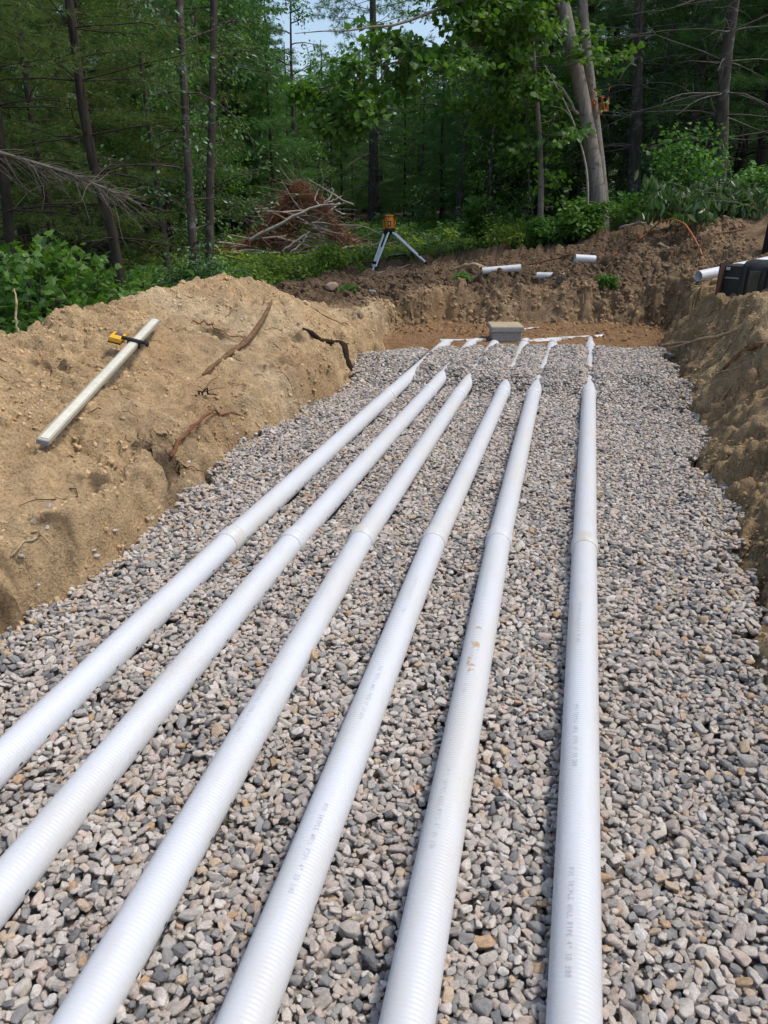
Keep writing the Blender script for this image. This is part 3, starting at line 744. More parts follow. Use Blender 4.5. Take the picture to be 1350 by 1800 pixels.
stick('tree_root', 'long thin root bent along the sand bank below the promontory', 'root', [(-2.42, 7.0, .01), (-2.28, 7.02, .03), (-2.12, 7.15, .03), (-2.0, 7.35, .02)], .007, .003, MT['root_red'], 7, .006, 2, ROOTS)
stick('tree_root', 'fan of pale rootlets low on the sand bank at the left edge', 'root', [(-2.02, 2.22, .02), (-1.97, 2.34, .04), (-1.92, 2.46, .02)], .005, .002, MT['stick'], 8, .008, 9, ROOTS)
stick('bare_stick', 'long pale stick lying across the shaded right bank', 'stick', [(.82, 7.35, .16), (1.02, 7.05, .06), (1.16, 6.75, .03), (1.26, 6.45, .02)], .007, .011, MT['stick'], 9, .005, 1, ROOTS)
stick('tree_root', 'brown forked root slanting down the right bank to the gravel', 'root', [(1.02, 5.98, .01), (1.10, 5.70, .03), (1.16, 5.50, .04), (1.26, 5.22, .03)], .012, .022, MT['root'], 10, .006, 4, ROOTS)
stick('bare_stick', 'short pale stick at the foot of the right bank by the gravel end', 'stick', [(.80, 8.02, .04), (.84, 7.75, .06), (.90, 7.45, .05), (.97, 7.20, .03)], .011, .009, MT['stick'], 11, .006, 0, ROOTS)
stick('bare_stick', 'thin pale twig upright against the right bank below the forked root', 'stick', [(1.00, 6.2, .0), (1.02, 5.9, .06), (1.07, 5.5, .03)], .006, .004, MT['stick'], 12, .005, 1, ROOTS)
stick('bare_stick', 'broken pale branch on the dark topsoil right of the tripod foot', 'stick', [(-1.75, 10.7, .04), (-1.45, 10.5, .06), (-1.1, 10.35, .03)], .016, .024, MT['stick'], 13, .005, 1, ROOTS)
stick('bare_stick', 'thin tan stick on the topsoil in front of the tripod', 'stick', [(-2.95, 10.9, .03), (-2.8, 11.3, .05), (-2.55, 11.9, .05)], .012, .008, MT['stick'], 14, .005, 0, ROOTS)
stick('bare_stick', 'grey branch lying under the twin trunked tree', 'stick', [(.45, 12.7, .03), (.75, 12.5, .06), (1.05, 12.2, .02)], .018, .012, MT['bleached'], 15, .005, 1, ROOTS)
stick('bare_stick', 'pale peeled stick on the berm below the orange hose', 'stick', [(.92, 11.2, .02), (1.05, 11.05, .03), (1.16, 11.0, .03)], .018, .012, MT['stick'], 16, .003, 0, ROOTS)
stick('tree_root', 'bundle of red roots along the berm left of the white pipe stub', 'root', [(-1.0, 11.0, .05), (-.5, 10.95, .09), (-.05, 10.85, .08), (.05, 10.7, .05)], .012, .006, MT['root_red'], 17, .012, 7, ROOTS)
stick('tree_root', 'tangle of tan roots on the berm right of the orange hose', 'root', [(1.25, 10.3, .02), (1.45, 10.5, .12), (1.7, 10.7, .10), (1.95, 10.9, .05)], .016, .007, MT['root'], 18, .015, 8, ROOTS)
stick('tree_root', 'dark root reaching over the far berm above the white pipe stub', 'root', [(.05, 10.0, .04), (.2, 10.4, .10), (.42, 10.9, .12), (.62, 11.3, .08)], .008, .005, MT['root_dark'], 19, .008, 3, ROOTS)
stick('bare_stick', 'upright pale stick standing behind the crest of the sand heap', 'stick', [(-3.62, 4.45, .05), (-3.64, 4.47, .15), (-3.63, 4.5, .26), (-3.65, 4.53, .36)], .009, .005, MT['stick'], 20, .004, 1, ROOTS)
# hair-fine rootlets over all banks
m = MB(); rg = np.random.default_rng(33)
cnt = 0
while cnt < 520:
    x, y = rg.uniform(-3.3, 1.6), rg.uniform(1.8, 12.0); d = float(pit_distance(np.array([x]), np.array([y]))[0])
    if d < .04 or (y < 8.3 and rg.random() < .45): continue
    a = rg.uniform(0, 6.28); L = rg.uniform(.04, .16)*(1.7 if y > 8.3 else 1); k = 5
    q = []
    for u in np.linspace(0, 1, k):
        xx, yy = x+math.cos(a)*L*u, y+math.sin(a)*L*u; a += rg.normal()*.35; q.append((xx, yy, H(xx, yy)+.006+.05*L*4*u*(1-u)))
    m.tube(q, np.linspace(.0028, .0012, k)*(1.5 if y > 8.3 else 1), 4, False, mi=int(rg.integers(0, 3))); cnt += 1
tag(m.build('fine_rootlets', [MT['root_red'], MT['stick'], MT['root_dark']]), 'hair-fine broken rootlets sprinkled over the dug banks', 'rootlets', kind='stuff')

# ------------------------------------------------------------------ measuring rod and laser detector
ra, rb = Vector((-2.335, 2.90, 0)), Vector((-2.82, 4.845, 0))
ra.z = H(ra.x, ra.y)+.050; rb.z = H(rb.x, rb.y)+.06
# rest the rod on the highest points under it
for u in np.linspace(0, 1, 25):
    q = ra.lerp(rb, u); lift = H(q.x, q.y)+.030-q.z
    if lift > 0: ra.z += lift*(1-u)*.6; rb.z += lift*u*.6
dv = (rb-ra); RL = dv.length
t = thing('levelling_rod', 'pale aluminium levelling rod with a printed scale, lying on the sand heap', 'measuring rod', ra)
t.rotation_mode = 'QUATERNION'
yax = dv.normalized(); zax = Vector((.30, -.10, 1)); zax = (zax-yax*zax.dot(yax)).normalized(); xax = yax.cross(zax)
t.rotation_quaternion = Matrix((xax, yax, zax)).transposed().to_quaternion()
MB().box((0, RL/2, 0), (.054, RL, .022), bev=.002).build('rod_body', MT['alu_pale'], t)
MB().box((0, RL/2, .0135), (.034, RL-.03, .003)).build('scale_face', MT['face'], t)
m = MB(); rg = np.random.default_rng(5)
for k, yy in enumerate(np.arange(.03, RL-.03, .010)):
    L = .012 if k % 5 == 0 else .006
    m.add([(-.011, yy, .0150), (-.011+L, yy, .0150), (-.011+L, yy+.004, .0150), (-.011, yy+.004, .0150)], [(0, 1, 2, 3)], 0, False)
    if k % 5 == 0:
        for q in range(2):
            x0 = .003+.004*q
            m.add([(x0, yy-.004, .0150), (x0+.0022, yy-.004, .0150), (x0+.0022, yy+.008, .0150), (x0, yy+.008, .0150)], [(0, 1, 2, 3)], 0, False)
tag(m.build('scale_marks', MT['ink'], t), kind='stuff')
for yy in (-.003, RL+.003): MB().box((0, yy, 0), (.055, .012, .023), bev=.002).build('end_cap', MT['grey_edge'], t)
for xx in (-.0250, .0250): MB().box((xx, RL/2, .0130), (.0035, RL-.01, .0025)).build('edge_rib', MT['alu_pale'], t)
dy = RL*.735
t2 = thing('laser_detector', 'yellow laser detector with black clamp gripping the levelling rod', 'detector', ra + yax*dy)
t2.rotation_mode = 'QUATERNION'; t2.rotation_quaternion = t.rotation_quaternion
MB().box((-.115, .035, .004), (.078, .135, .026), bev=.007).build('body', MT['yellow'], t2)
MB().box((-.115, .035, -.012), (.080, .137, .009), bev=.003).build('back_shell', MT['black'], t2)
s_ = MB().box((-.112, .062, .0180), (.046, .05, .003)).build('display', MT['screen'], t2)
MB().box((-.115, -.030, .0175), (.076, .004, .003)).build('trim', MT['silver'], t2)
MB().box((-.004, .0, .025), (.15, .026, .016), bev=.003).build('clamp_bar', MT['black'], t2)
MB().box((.034, .0, .006), (.016, .034, .05), bev=.003).build('clamp_jaw', MT['black'], t2)
MB().box((-.034, .0, .006), (.014, .034, .044), bev=.003).build('clamp_jaw', MT['black'], t2)
MB().tube([(.072, 0, .020), (.088, 0, .020)], .017, 14).build('clamp_knob', MT['black'], t2)
MB().tube([(.04, 0, .020), (.074, 0, .020)], .006, 8).build('clamp_screw', MT['silver'], t2)

# ------------------------------------------------------------------ distribution box, header pipes
bx, by = -.755, 8.42
bz = H(bx, by)
t = thing('distribution_box', 'small grey concrete distribution box with tan lid at the pit end', 'box', (bx, by, bz), R(14))
MB().box((0, 0, .01), (.30, .30, .18), bev=.008).build('body', MT['concrete'], t)
MB().box((0, 0, .124), (.345, .345, .050), bev=.007).build('lid', MT['concrete'], t)
MB().box((0, 0, .1505), (.335, .335, .003)).build('lid_top', MT['concrete_lid'], t)
def header(name, label, pts, r=.036, mat='pvc_dirty', grp='white header pipes half buried at the pit end'):
    t = thing(name, label, 'pipe', (*pts[0][:2], 0), group=grp)
    P = np.array(pts, float); P[:, :2] -= P[0, :2]
    MB().tube(smooth_path(P, 12), r, 18).build('pipe', MT[mat], t); return t
def hz(x, y, show, r=.036): return (x, y, H(x, y)+show*.4-r)
header('header_pipe', 'half buried white header pipe running left from the concrete box', [hz(-1.42, 8.20, .010), hz(-1.2, 8.25, .018), hz(-.95, 8.33, .022)])
header('header_pipe', 'half buried white header pipe running right from the concrete box', [hz(-.56, 8.46, .022), hz(-.2, 8.60, .020), hz(.18, 8.74, .020), hz(.28, 8.80, .012)])
header('header_pipe', 'second white header pipe low in front of the box, right side', [hz(-.58, 8.36, .014), hz(-.36, 8.44, .020), hz(-.1, 8.55, .012)])
header('header_pipe', 'short white pipe end in the dirt behind the concrete box', [hz(-.64, 8.90, .016), hz(-.5, 9.0, .022), hz(-.40, 9.06, .012)])
for k, P in enumerate(PIPES):
    e = P[3]; nm = ('leftmost', 'second', 'third', 'fourth', 'fifth', 'rightmost')[k]
    if k in (2,): continue
    m = thing('pipe_elbow', 'white elbow rising from the gravel end of the %s drain pipe' % nm, 'pipe fitting', (e[0], e[1], 0), group='white elbows at the gravel end')
    g0 = H(e[0], e[1]); tip = {0: (.03, .16), 1: (.06, .18), 3: (.03, .22), 4: (.06, .28), 5: (.0, .34)}[k]
    Q = [(0, -.12, PZ-.03), (0, 0, g0+.0+(.03 if k > 2 else .0)), (tip[0]*.6, tip[1]*.5, g0+.02), (tip[0], tip[1], H(e[0]+tip[0], e[1]+tip[1])-.01)]
    MB().tube(smooth_path(Q, 12), .029, 18).build('pipe', MT['pvc_dirty'], m)
    if k >= 3: MB().tube([(0, -.05, g0+.012), (0, .0, g0+.020)], .042, 20).build('collar', MT['pvc_plain'], m)

# ------------------------------------------------------------------ pipes, caps and stones on the far berm
def top_of(x, y, r):
    q = np.linspace(-r, r, 15); a, b = np.meshgrid(q, q*.5); return float(Hv(x+a, y+b).max())
def loose_pipe(name, label, a, b, r, mat='pvc_plain', cat='pipe', wall=True):
    a, b = Vector(a), Vector(b); t = thing(name, label, cat, a)
    d = b-a
    m = MB(); m.tube([(0, 0, 0), tuple(d*.33), tuple(d*.66), tuple(d)], r, 24, False); m.build('pipe', MT[mat], t)
    n = d.normalized()
    for p, s in ((Vector((0, 0, 0)), 1), (d, -1)):
        MB().tube([tuple(p), tuple(p+n*s*.02), tuple(p+n*s*.10)], [r, r-.006, r-.006], 24, False).build('rim', MT['pvc_plain'], t)
    return t
loose_pipe('white_pipe', 'muddy white pipe half sunk in the far berm near the leafy sprout', (-1.22, 9.94, top_of(-1.1, 9.95, .25)-.045), (-.76, 10.06, top_of(-.9, 10.0, .25)-.01), .042, 'pvc_dirty')
loose_pipe('white_pipe', 'nearly buried white pipe in the middle of the far berm', (-.55, 10.0, top_of(-.4, 9.97, .15)-.085), (-.22, 9.95, top_of(-.4, 9.97, .15)-.08), .042, 'pvc_dirty')
loose_pipe('pipe_stub', 'short white pipe stub lying on the far berm', (-.115, 10.22, top_of(0, 10.25, .18)+.045), (.125, 10.28, top_of(0, 10.25, .18)+.03), .047)
t = thing('cap_disc', 'small round dark grey cap on the far bank', 'cap', (-.263, 9.60, top_of(-.263, 9.60, .05)-.02))
MB().tube([(0, .02, .02), (0, -.005, .03), (0, -.02, .037)], [.043, .043, .040], 20).build('disc', MT['black_dusty'], t)
rk = rock_mesh('boulder', 911, MT['rock']); o = link(bpy.data.objects.new('boulder', rk)); o.location = (-3.03, 9.48, H(-3.03, 9.48)+.03); o.scale = (.085, .07, .06); o.rotation_euler = (.1, .1, .4)
tag(o, 'rounded tan boulder at the edge of the topsoil behind the sand heap', 'rock')
rk2 = rock_mesh('boulder', 915, MT['greyrock']); o = link(bpy.data.objects.new('boulder', rk2)); o.location = (-2.46, 9.30, H(-2.46, 9.30)+.01); o.scale = (.05, .03, .022)
tag(o, 'small flat grey stone on the corner above the pale cut bank', 'rock')

# ------------------------------------------------------------------ black plastic chamber and its pipe on the right bank
cz0 = H(1.45, 7.35)-.02
t = thing('plastic_chamber', 'black ribbed plastic chamber with a small white sticker on the right bank', 'chamber', (1.19, 7.42, cz0), R(-28))
MB().box((.070, .10, .125), (.14, .26, .25), bev=.008).build('end_box', MT['black_dusty'], t)
MB().box((-.004, .0, .14), (.010, .30, .27), bev=.002).build('end_panel', MT['rust'], t)
MB().box((.072, -.034, .150), (.12, .012, .012), bev=.002).build('ledge', MT['grey_edge'], t)
MB().box((.028, -.0325, .225), (.034, .004, .024)).build('sticker', MT['pvc_plain'], t)
m = MB()
for q, xx in enumerate((.020, .034)): m.box((xx, -.0348, .225), (.003, .001, .014), mi=0)
m.build('sticker_print', MT['ink'], t)
prof = []                                  # arched body, extruded along x
for u in np.linspace(0, 1, 15):
    a = PI*u; prof.append((-.16*math.copysign(abs(math.cos(a))**.45, math.cos(a)), .315*abs(math.sin(a))**.40))
prof = np.array(prof); xs_ = np.array([.135, .15, .17, 1.05, 1.07, 1.085]); sc_ = np.array([.90, .97, 1., 1., .97, .9])
V = np.array([(x, .10+p[0]*s, p[1]*s-.015) for x, s in zip(xs_, sc_) for p in prof]); n = len(prof)
i, j = np.meshgrid(np.arange(len(xs_)-1), np.arange(n-1), indexing='ij')
m = MB().add(V, np.stack([i*n+j, i*n+j+1, (i+1)*n+j+1, (i+1)*n+j], -1).reshape(-1, 4))
m.add(V[:n], [list(range(n))], 0, False); m.add(V[-n:], [list(range(n))], 0, False)
m.build('arched_body', MT['black_dusty'], t)
for xx in np.arange(.21, 1.0, .155): MB().box((xx+.05, -.064, .125), (.085, .012, .19), bev=.004).build('side_panel', MT['olive'], t)
for xx in np.arange(.185, 1.05, .155): MB().box((xx, -.066, .135), (.022, .022, .25), bev=.005).build('rib', MT['black'], t)
loose_pipe('white_pipe', 'white pipe lying behind the black chamber on the right bank', (1.03, 7.86, .795), (2.15, 8.85, .945), .047)

# ------------------------------------------------------------------ orange hose, stake
hp = [(.33, 10.88, H(.33, 10.88)+.01), (.55, 11.35, H(.55, 11.35)+.012), (.80, 11.9, H(.80, 11.9)+.03), (.86, 11.85, 1.02), (.93, 11.6, 1.12), (1.05, 11.2, 1.175), (1.17, 10.85, 1.13), (1.26, 10.6, 1.0), (1.34, 10.42, .86), (1.36, 10.36, .80)]
t = thing('orange_hose', 'thin orange hose arching out of the berm in front of the cut leafy brush', 'hose', hp[0])
MB().tube(smooth_path(hp, 60)-np.array(hp[0]), .0100, 10).build('hose', MT['hose'], t)
hp2 = [(1.25, 8.9, H(1.25, 8.9)+.01), (1.45, 9.1, H(1.45, 9.1)+.02), (1.75, 9.2, H(1.75, 9.2)+.01)]
t = thing('orange_hose', 'short length of orange hose lying behind the black chamber', 'hose', hp2[0])
MB().tube(smooth_path(hp2, 20)-np.array(hp2[0]), .0105, 8).build('hose', MT['hose'], t)
sx, sy = 1.985, 9.9
t = thing('wooden_stake', 'dark upright wooden stake at the right edge of the berm', 'stake', (sx, sy, H(sx, sy)-.1))
MB().box((0, 0, .27), (.09, .07, .54), bev=.008, ry=.03).build('post', MT['stake'], t)

# ------------------------------------------------------------------ laser level on its tripod
hx, hy, hz0 = -2.985, 12.345, .935
t = thing('tripod', 'aluminium tripod with splayed legs standing on the dark topsoil', 'tripod', (hx, hy, H(hx, hy)))
g0 = H(hx, hy); hd = hz0-g0
MB().tube([(0, 0, hd-.045), (0, 0, hd-.03), (0, 0, hd)], [.055, .07, .07], 18).build('head', MT['black'], t)
for q, (fx, fy) in enumerate(((-3.20, 12.02), (-2.36, 12.36), (-3.36, 12.95))):
    f = Vector((fx-hx, fy-hy, H(fx, fy)-g0)); d = Vector((f.x, f.y, 0)).normalized(); s = Vector((-d.y, d.x, 0))
    top = d*.06+Vector((0, 0, hd-.03))
    leg = MB()
    for sg in (-1, 1):
        leg.tube([tuple(top+s*sg*.048), tuple(top.lerp(f, .80)+s*sg*.034)], .017, 8)
    L = leg.build('leg', MT['alu'] if q < 2 else MT['black_dusty'], t)
    MB().tube([tuple(top.lerp(f, .35)), tuple(top.lerp(f, .97))], .018, 8).build('inner_leg', MT['alu'] if q < 2 else MT['black_dusty'], L)
    MB().box(tuple(top.lerp(f, .72)), (.085, .05, .05), rz=math.atan2(s.y, s.x), bev=.006).build('leg_clamp', MT['black'], L)
    MB().box(tuple(top), (.10, .05, .06), rz=math.atan2(s.y, s.x), bev=.006).build('hinge', MT['black'], L)
    MB().tube([tuple(f+(top-f).normalized()*.07), tuple(f+(top-f).normalized()*.02), tuple(f)], [.022, .018, .004], 8).build('foot', MT['black'], L)
t = thing('laser_level', 'orange rotary laser level sitting on the tripod', 'laser level', (hx, hy, hz0), R(12))
MB().tube([(0, 0, 0), (0, 0, .018), (0, 0, .03)], [.075, .078, .070], 20).build('base', MT['black'], t)
body = MB()
prof = [(.03, .074), (.05, .078), (.10, .077), (.15, .072), (.185, .066), (.19, .050)]
body.tube([(0, 0, z) for z, r in prof], [r for z, r in prof], 8); body.build('housing', MT['orange'], t)
MB().tube([(0, 0, .186), (0, 0, .200)], .045, 16).build('lighthouse_window', MT['black'], t)
MB().tube([(0, 0, .200), (0, 0, .214), (0, 0, .220)], [.068, .068, .058], 8).build('top_cap', MT['orange'], t)
for a in np.arange(4)*PI/2+PI/4: MB().box((.055*math.cos(a), .055*math.sin(a), .19), (.016, .016, .03), rz=a).build('cap_post', MT['orange'], t)
c = MB().add([(-.030, -.0775, .135), (.030, -.0775, .135), (.018, -.080, .055), (-.018, -.080, .055)], [(0, 3, 2, 1)], 0, False).build('control_panel', MT['black'], t)
MB().add([(-.011, -.083, .118), (.011, -.083, .118), (.009, -.083, .075), (-.009, -.083, .075)], [(0, 3, 2, 1)], 0, False).build('display', MT['silver'], c)
for sg in (-1, 1): MB().tube([(sg*.078, 0, .05), (sg*.092, 0, .06), (sg*.092, 0, .13), (sg*.076, 0, .15)], .009, 6).build('grip', MT['orange'], t)
t = thing('folded_stand', 'folded black and grey stand lying on the ground under the tripod', 'stand', (-2.93, 12.85, H(-2.93, 12.85)), R(12))
for q, yy in enumerate((-.05, 0, .05)): MB().tube([(-.19, yy, .03), (.19, yy*1.2, .07)], .017, 8).build('leg', MT['alu'] if q == 1 else MT['black'], t)
MB().box((.20, 0, .07), (.07, .15, .08), bev=.01).build('head', MT['black'], t)

# ------------------------------------------------------------------ plant building
def unit(v): return v/(np.linalg.norm(v, axis=-1, keepdims=True)+1e-9)
OVAL = (np.array([(0, 0, 0), (.30, .26, .05), (.72, .21, .03), (1, 0, -.06), (.72, -.21, .03), (.30, -.26, .05)]), np.array([(0, 3, 2, 1), (0, 5, 4, 3)]))
DROOP = (np.array([(0, 0, 0), (.30, .17, .04), (.70, .13, .0), (1, 0, -.10), (.70, -.13, .0), (.30, -.17, .04)]), np.array([(0, 3, 2, 1), (0, 5, 4, 3)]))
NARROW = (np.array([(0, 0, 0), (.30, .13, .03), (.72, .10, .0), (1, 0, -.10), (.72, -.10, .0), (.30, -.13, .03)]), np.array([(0, 3, 2, 1), (0, 5, 4, 3)]))
_mo = [(0, 0), (.06, .30), (.02, .52), (.24, .40), (.46, .60), (.52, .30), (.74, .26), (1, 0), (.74, -.26), (.52, -.30), (.46, -.60), (.24, -.40), (.02, -.52), (.06, -.30)]
MAPLE = (np.array([(.34, 0, .03)]+[(x, y, -.10*abs(y)-.05*x*x) for x, y in _mo]), np.array([(0, k, k+1) for k in range(1, len(_mo))]+[(0, len(_mo), 1)]))
def leaf_mesh(mb, P, D, size, shape, rg, mi=0, flat=.6):
    """a leaf blade at every P pointing along D"""
    n = len(P); D = unit(D)
    up = np.array([0, 0, 1.])*flat + rg.normal(size=(n, 3))*(1-flat)*.9
    a = unit(np.cross(up, D)); nn = np.cross(D, a)
    S, F = shape; s = np.broadcast_to(size, (n,))[:, None, None]
    V = P[:, None]+s*(S[None, :, :1]*D[:, None]+S[None, :, 1:2]*a[:, None]+S[None, :, 2:]*nn[:, None])
    k = len(S); FF = F[None]+(np.arange(n)*k)[:, None, None]
    mb.add(V.reshape(-1, 3), FF.reshape(-1, F.shape[1]), mi, False)
def needles(mb, P, D, rg, k=9, length=.11, width=.006, spread=.75, mi=0):
    """a brush of needles at every P around direction D"""
    n = len(P); D = np.repeat(unit(D), k, 0); P = np.repeat(P, k, 0)
    d = unit(D+rg.normal(size=D.shape)*spread); L = length*rg.uniform(.7, 1.2, (len(d), 1))
    s = unit(np.cross(d, rg.normal(size=d.shape)))*width*.5
    V = np.stack([P-s, P+s, P+d*L], 1).reshape(-1, 3)
    mb.add(V, np.arange(len(V)).reshape(-1, 3), mi, False)
def bent(p, d, L, n, rg, droop=0., wob=.12, rise=0.):
    q = [np.array(p, float)]; d = unit(np.array(d, float))
    for i in range(n-1):
        d = unit(d+rg.normal(size=3)*wob+np.array([0, 0, -droop/n+rise/n])); q.append(q[-1]+d*L/(n-1))
    return np.array(q)
def grow(tubes, tips, p, d, L, r, depth, rg, droop=.2, split=3, wob=.14, shrink=.62):
    n = 6; P = bent(p, d, L, n, rg, droop, wob); tubes.append((P, np.linspace(r, r*.45, n)))
    if depth == 0:
        for q in range(1, n): tips.append((P[q], unit(P[q]-P[q-1])))
        return
    for k in range(split+int(rg.integers(0, 2))):
        u = rg.uniform(.3, 1.); q = min(int(u*(n-1)), n-2)
        dd = unit(P[q+1]-P[q]); s = unit(np.cross(dd, rg.normal(size=3)))
        e = unit(dd+s*rg.uniform(.5, 1.1)+np.array([0, 0, .1])); e[2] *= .6
        grow(tubes, tips, P[q]+(P[q+1]-P[q])*(u*(n-1)-q), e, L*shrink*rg.uniform(.7, 1.15), r*.5, depth-1, rg, droop, split, wob, shrink)
    tips.append((P[-1], unit(P[-1]-P[-2])))
def copy_tree(o, loc, rz, s, label=None, group=None):
    c = o.copy(); COL.objects.link(c); c.location = loc; c.rotation_euler = (0, 0, rz); c.scale = s if hasattr(s, '__len__') else (s, s, s)
    if label: c['label'] = label
    if group: c['group'] = group
    for ch in o.children:
        k = ch.copy(); COL.objects.link(k); k.parent = c
    return c

# ---- pines
def pine(name, label, seed, Ht, r0, z0, zl, Lmax, loc, mat='pine', bark='bark_dark', tuft=40, lean=(0, 0), nl=.12, nw=.007, path=None, group=None, whorl=.42, kk=9, dead=1., top=True):
    rg = np.random.default_rng(seed)
    t = thing(name, label, 'tree', loc, group=group)
    n = 14; zz = np.linspace(-.25, Ht, n)
    P = np.stack([lean[0]*zz/Ht+.03*np.cumsum(rg.normal(size=n))*.4, lean[1]*zz/Ht+.03*np.cumsum(rg.normal(size=n))*.4, zz], -1)
    if path is not None:
        pz = np.array(path, float); P[:, 0] = np.interp(zz, pz[:, 2], pz[:, 0]); P[:, 1] = np.interp(zz, pz[:, 2], pz[:, 1])
    MB().tube(P, r0*(1-.82*np.clip(zz, 0, Ht)/Ht)*(1+.25*np.exp(-np.maximum(zz, 0)/.25)), 10).build('trunk', MT[bark], t)
    limb = MB(); crown = MB(); TP, TD = [], []
    z = z0
    while z < Ht-.15:
        live = sstep(zl-.6, zl+.9, z); rel = np.clip((z-z0)/(Ht-z0), 0, 1)
        L0 = Lmax*(1-rel)**.75*(.55+.45*np.clip((z-z0)/1.5+.3, 0, 1))+.25
        base = np.array([np.interp(z, zz, P[:, k]) for k in range(3)])
        for a in rg.uniform(0, 6.28)+np.arange(int(rg.integers(4, 7)))*2*PI/5+rg.normal()*.2:
            if rg.random() > .55+.45*max(live, dead*.8): continue
            L = L0*rg.uniform(.6, 1.15); el = .05+.35*rel+rg.normal()*.1
            B = bent(base, (math.cos(a), math.sin(a), el), L, 6, rg, .25+.3*(1-live), .10)
            rb = max(.004, .013*(1-rel)+.003)*(r0/.13)**.6
            limb.tube(B, np.linspace(rb, .003, 6), 4, False)
            if rg.random() < live*.95+.06:
                k = max(4, int(tuft*(L/Lmax)**1.2*(.25+.75*live)))
                u = rg.uniform(.25, 1.02, k)**.8; c = np.stack([np.interp(u, np.linspace(0, 1, 6), B[:, q]) for q in range(3)], -1)
                dB = unit(B[-1]-B[0]); sd = unit(np.cross(dB, [0, 0, 1.])); lat = rg.normal(size=k)*(.08+.30*(1-u)*L*.8)
                c = c+sd*lat[:, None]+np.array([0, 0, 1.])*(rg.normal(size=(k, 1))*.05-.06*np.abs(lat)[:, None])
                TP.append(c); TD.append(dB*.8+sd*(np.sign(lat)*.7)[:, None]+np.array([0, 0, .12]))
            if live < .5 and dead > 0:
                for _ in range(int(6*dead)):
                    q = rg.integers(1, 5); d = unit(B[q+1]-B[q]+rg.normal(size=3)*.8)
                    limb.tube(bent(B[q], d, rg.uniform(.15, .5), 4, rg, .3, .2), np.linspace(.004, .0015, 4), 3, False)
        z += whorl*rg.uniform(.7, 1.3)
    limb.build('limbs', MT['deadtwig'] if bark == 'bark_grey' else MT[bark], t)
    if TP:
        needles(crown, np.vstack(TP), np.vstack(TD), rg, kk, nl, nw, .7); crown.build('crown', MT[mat], t)
    return t

def broad(name, label, loc, trunk, radii, limbs, seed, leaf, size, per, mat, bark, shape=None, cat='tree', group=None, spread=.12, droop=.35, extra=None, seg=10, flat=.6):
    """trunk: path points relative to loc; limbs: (start, direction, length, radius, depth, split)"""
    rg = np.random.default_rng(seed); t = thing(name, label, cat, loc, group=group)
    for k, (pth, rad) in enumerate(zip(trunk, radii)):
        n = 14; P = smooth_path(pth, n, 0, seed); MB().tube(P, np.interp(np.linspace(0, 1, n), np.linspace(0, 1, len(rad)), rad), seg).build('trunk' if seg > 6 else 'stem', MT[bark], t)
    tubes, tips = [], []
    for st, d, L, r, depth, sp_ in limbs: grow(tubes, tips, np.array(st, float), np.array(d, float), L, r, depth, rg, .15, sp_)
    if tubes:
        lm = MB()
        for P, r in tubes: lm.tube(P, np.maximum(r, .002), 5 if r[0] > .012 else 4, False)
        lm.build('limbs', MT[bark], t)
    if extra: tips += extra
    if tips:
        p = np.array([q[0] for q in tips]); d = np.array([q[1] for q in tips])
        p = np.repeat(p, per, 0); d = np.repeat(d, per, 0); n = len(p)
        p = p+rg.normal(size=(n, 3))*np.array([spread, spread, spread*.45])
        h = rg.normal(size=(n, 3)); h[:, 2] = -abs(h[:, 2])*.5-droop
        mb = MB(); leaf_mesh(mb, p, unit(d*.6+h*.7), size*rg.uniform(.65, 1.2, n), shape or leaf, rg, 0, flat); mb.build('crown' if cat == 'tree' else 'foliage', MT[mat], t)
    return t

# ------------------------------------------------------------------ the trees one can tell apart
def at(x, y, dz=0.): return (x, y, H(x, y)+dz)
WOODS = 'trees at the edge of the woods'
# slim dark pine behind the sand heap, bending to the left
b = at(-4.80, 7.61); g = b[2]
pine('pine_tree', 'slim dark pine with a bent trunk and bare lower branches behind the sand heap', 41, 7.5, .062, .9, 1.5, 1.7, b, 'pine_olive', 'bark_dark', 60, nl=.10, nw=.005,
     path=[(0, 0, -.3), (.0, 0, .3), (-.02, .02, .9), (-.12, .02, 1.35), (-.20, .03, 1.9), (-.16, 0, 2.6), (-.17, 0, 3.2), (-.1, 0, 7.5)], group=WOODS, kk=10)
# two young birches with small leaves hugging the stems
for (x, y, lx, ly, r, sd, lab) in ((-4.60, 8.88, .12, .06, .050, 42, 'left one of two slim leafy birches rising behind the heap crest'), (-4.67, 9.40, .32, .15, .054, 43, 'right one of two slim leafy birches rising behind the heap crest')):
    b = at(x, y); rg = np.random.default_rng(sd); Hh = 7.
    tr = [(0, 0, -.3), (lx*.1+.02, 0, .6), (lx*.45, ly*.3, 1.6), (lx*.95, ly, 3.1), (lx*1.3, ly*1.6, 5.5), (lx*1.6, ly*2, Hh)]
    lim = []
    for z in np.concatenate([np.arange(.5, 3.4, .16), np.arange(3.4, 6.8, .3)]):
        a = rg.uniform(0, 6.28); px = np.interp(z, [q[2] for q in tr], [q[0] for q in tr]); py = np.interp(z, [q[2] for q in tr], [q[1] for q in tr])
        lim.append(((px, py, z), (math.cos(a), math.sin(a), .35), rg.uniform(.25, .75)*(1+.12*z), .010, 1, 2))
    broad('birch_tree', lab, b, [tr], [(r*1.25, r, r*.9, r*.8, r*.6, .02)], lim, sd, OVAL, .062, 3, 'birch', 'bark_birch', group=WOODS, spread=.09)
# dark trunk at the left picture edge
pine('pine_tree', 'dark pine trunk at the far left edge behind the maple sapling', 44, 7.5, .06, 1.2, 2.0, 1.8, at(-5.99, 7.38), 'pine_olive', 'bark_dark', 55, lean=(.35, .25), group=WOODS)
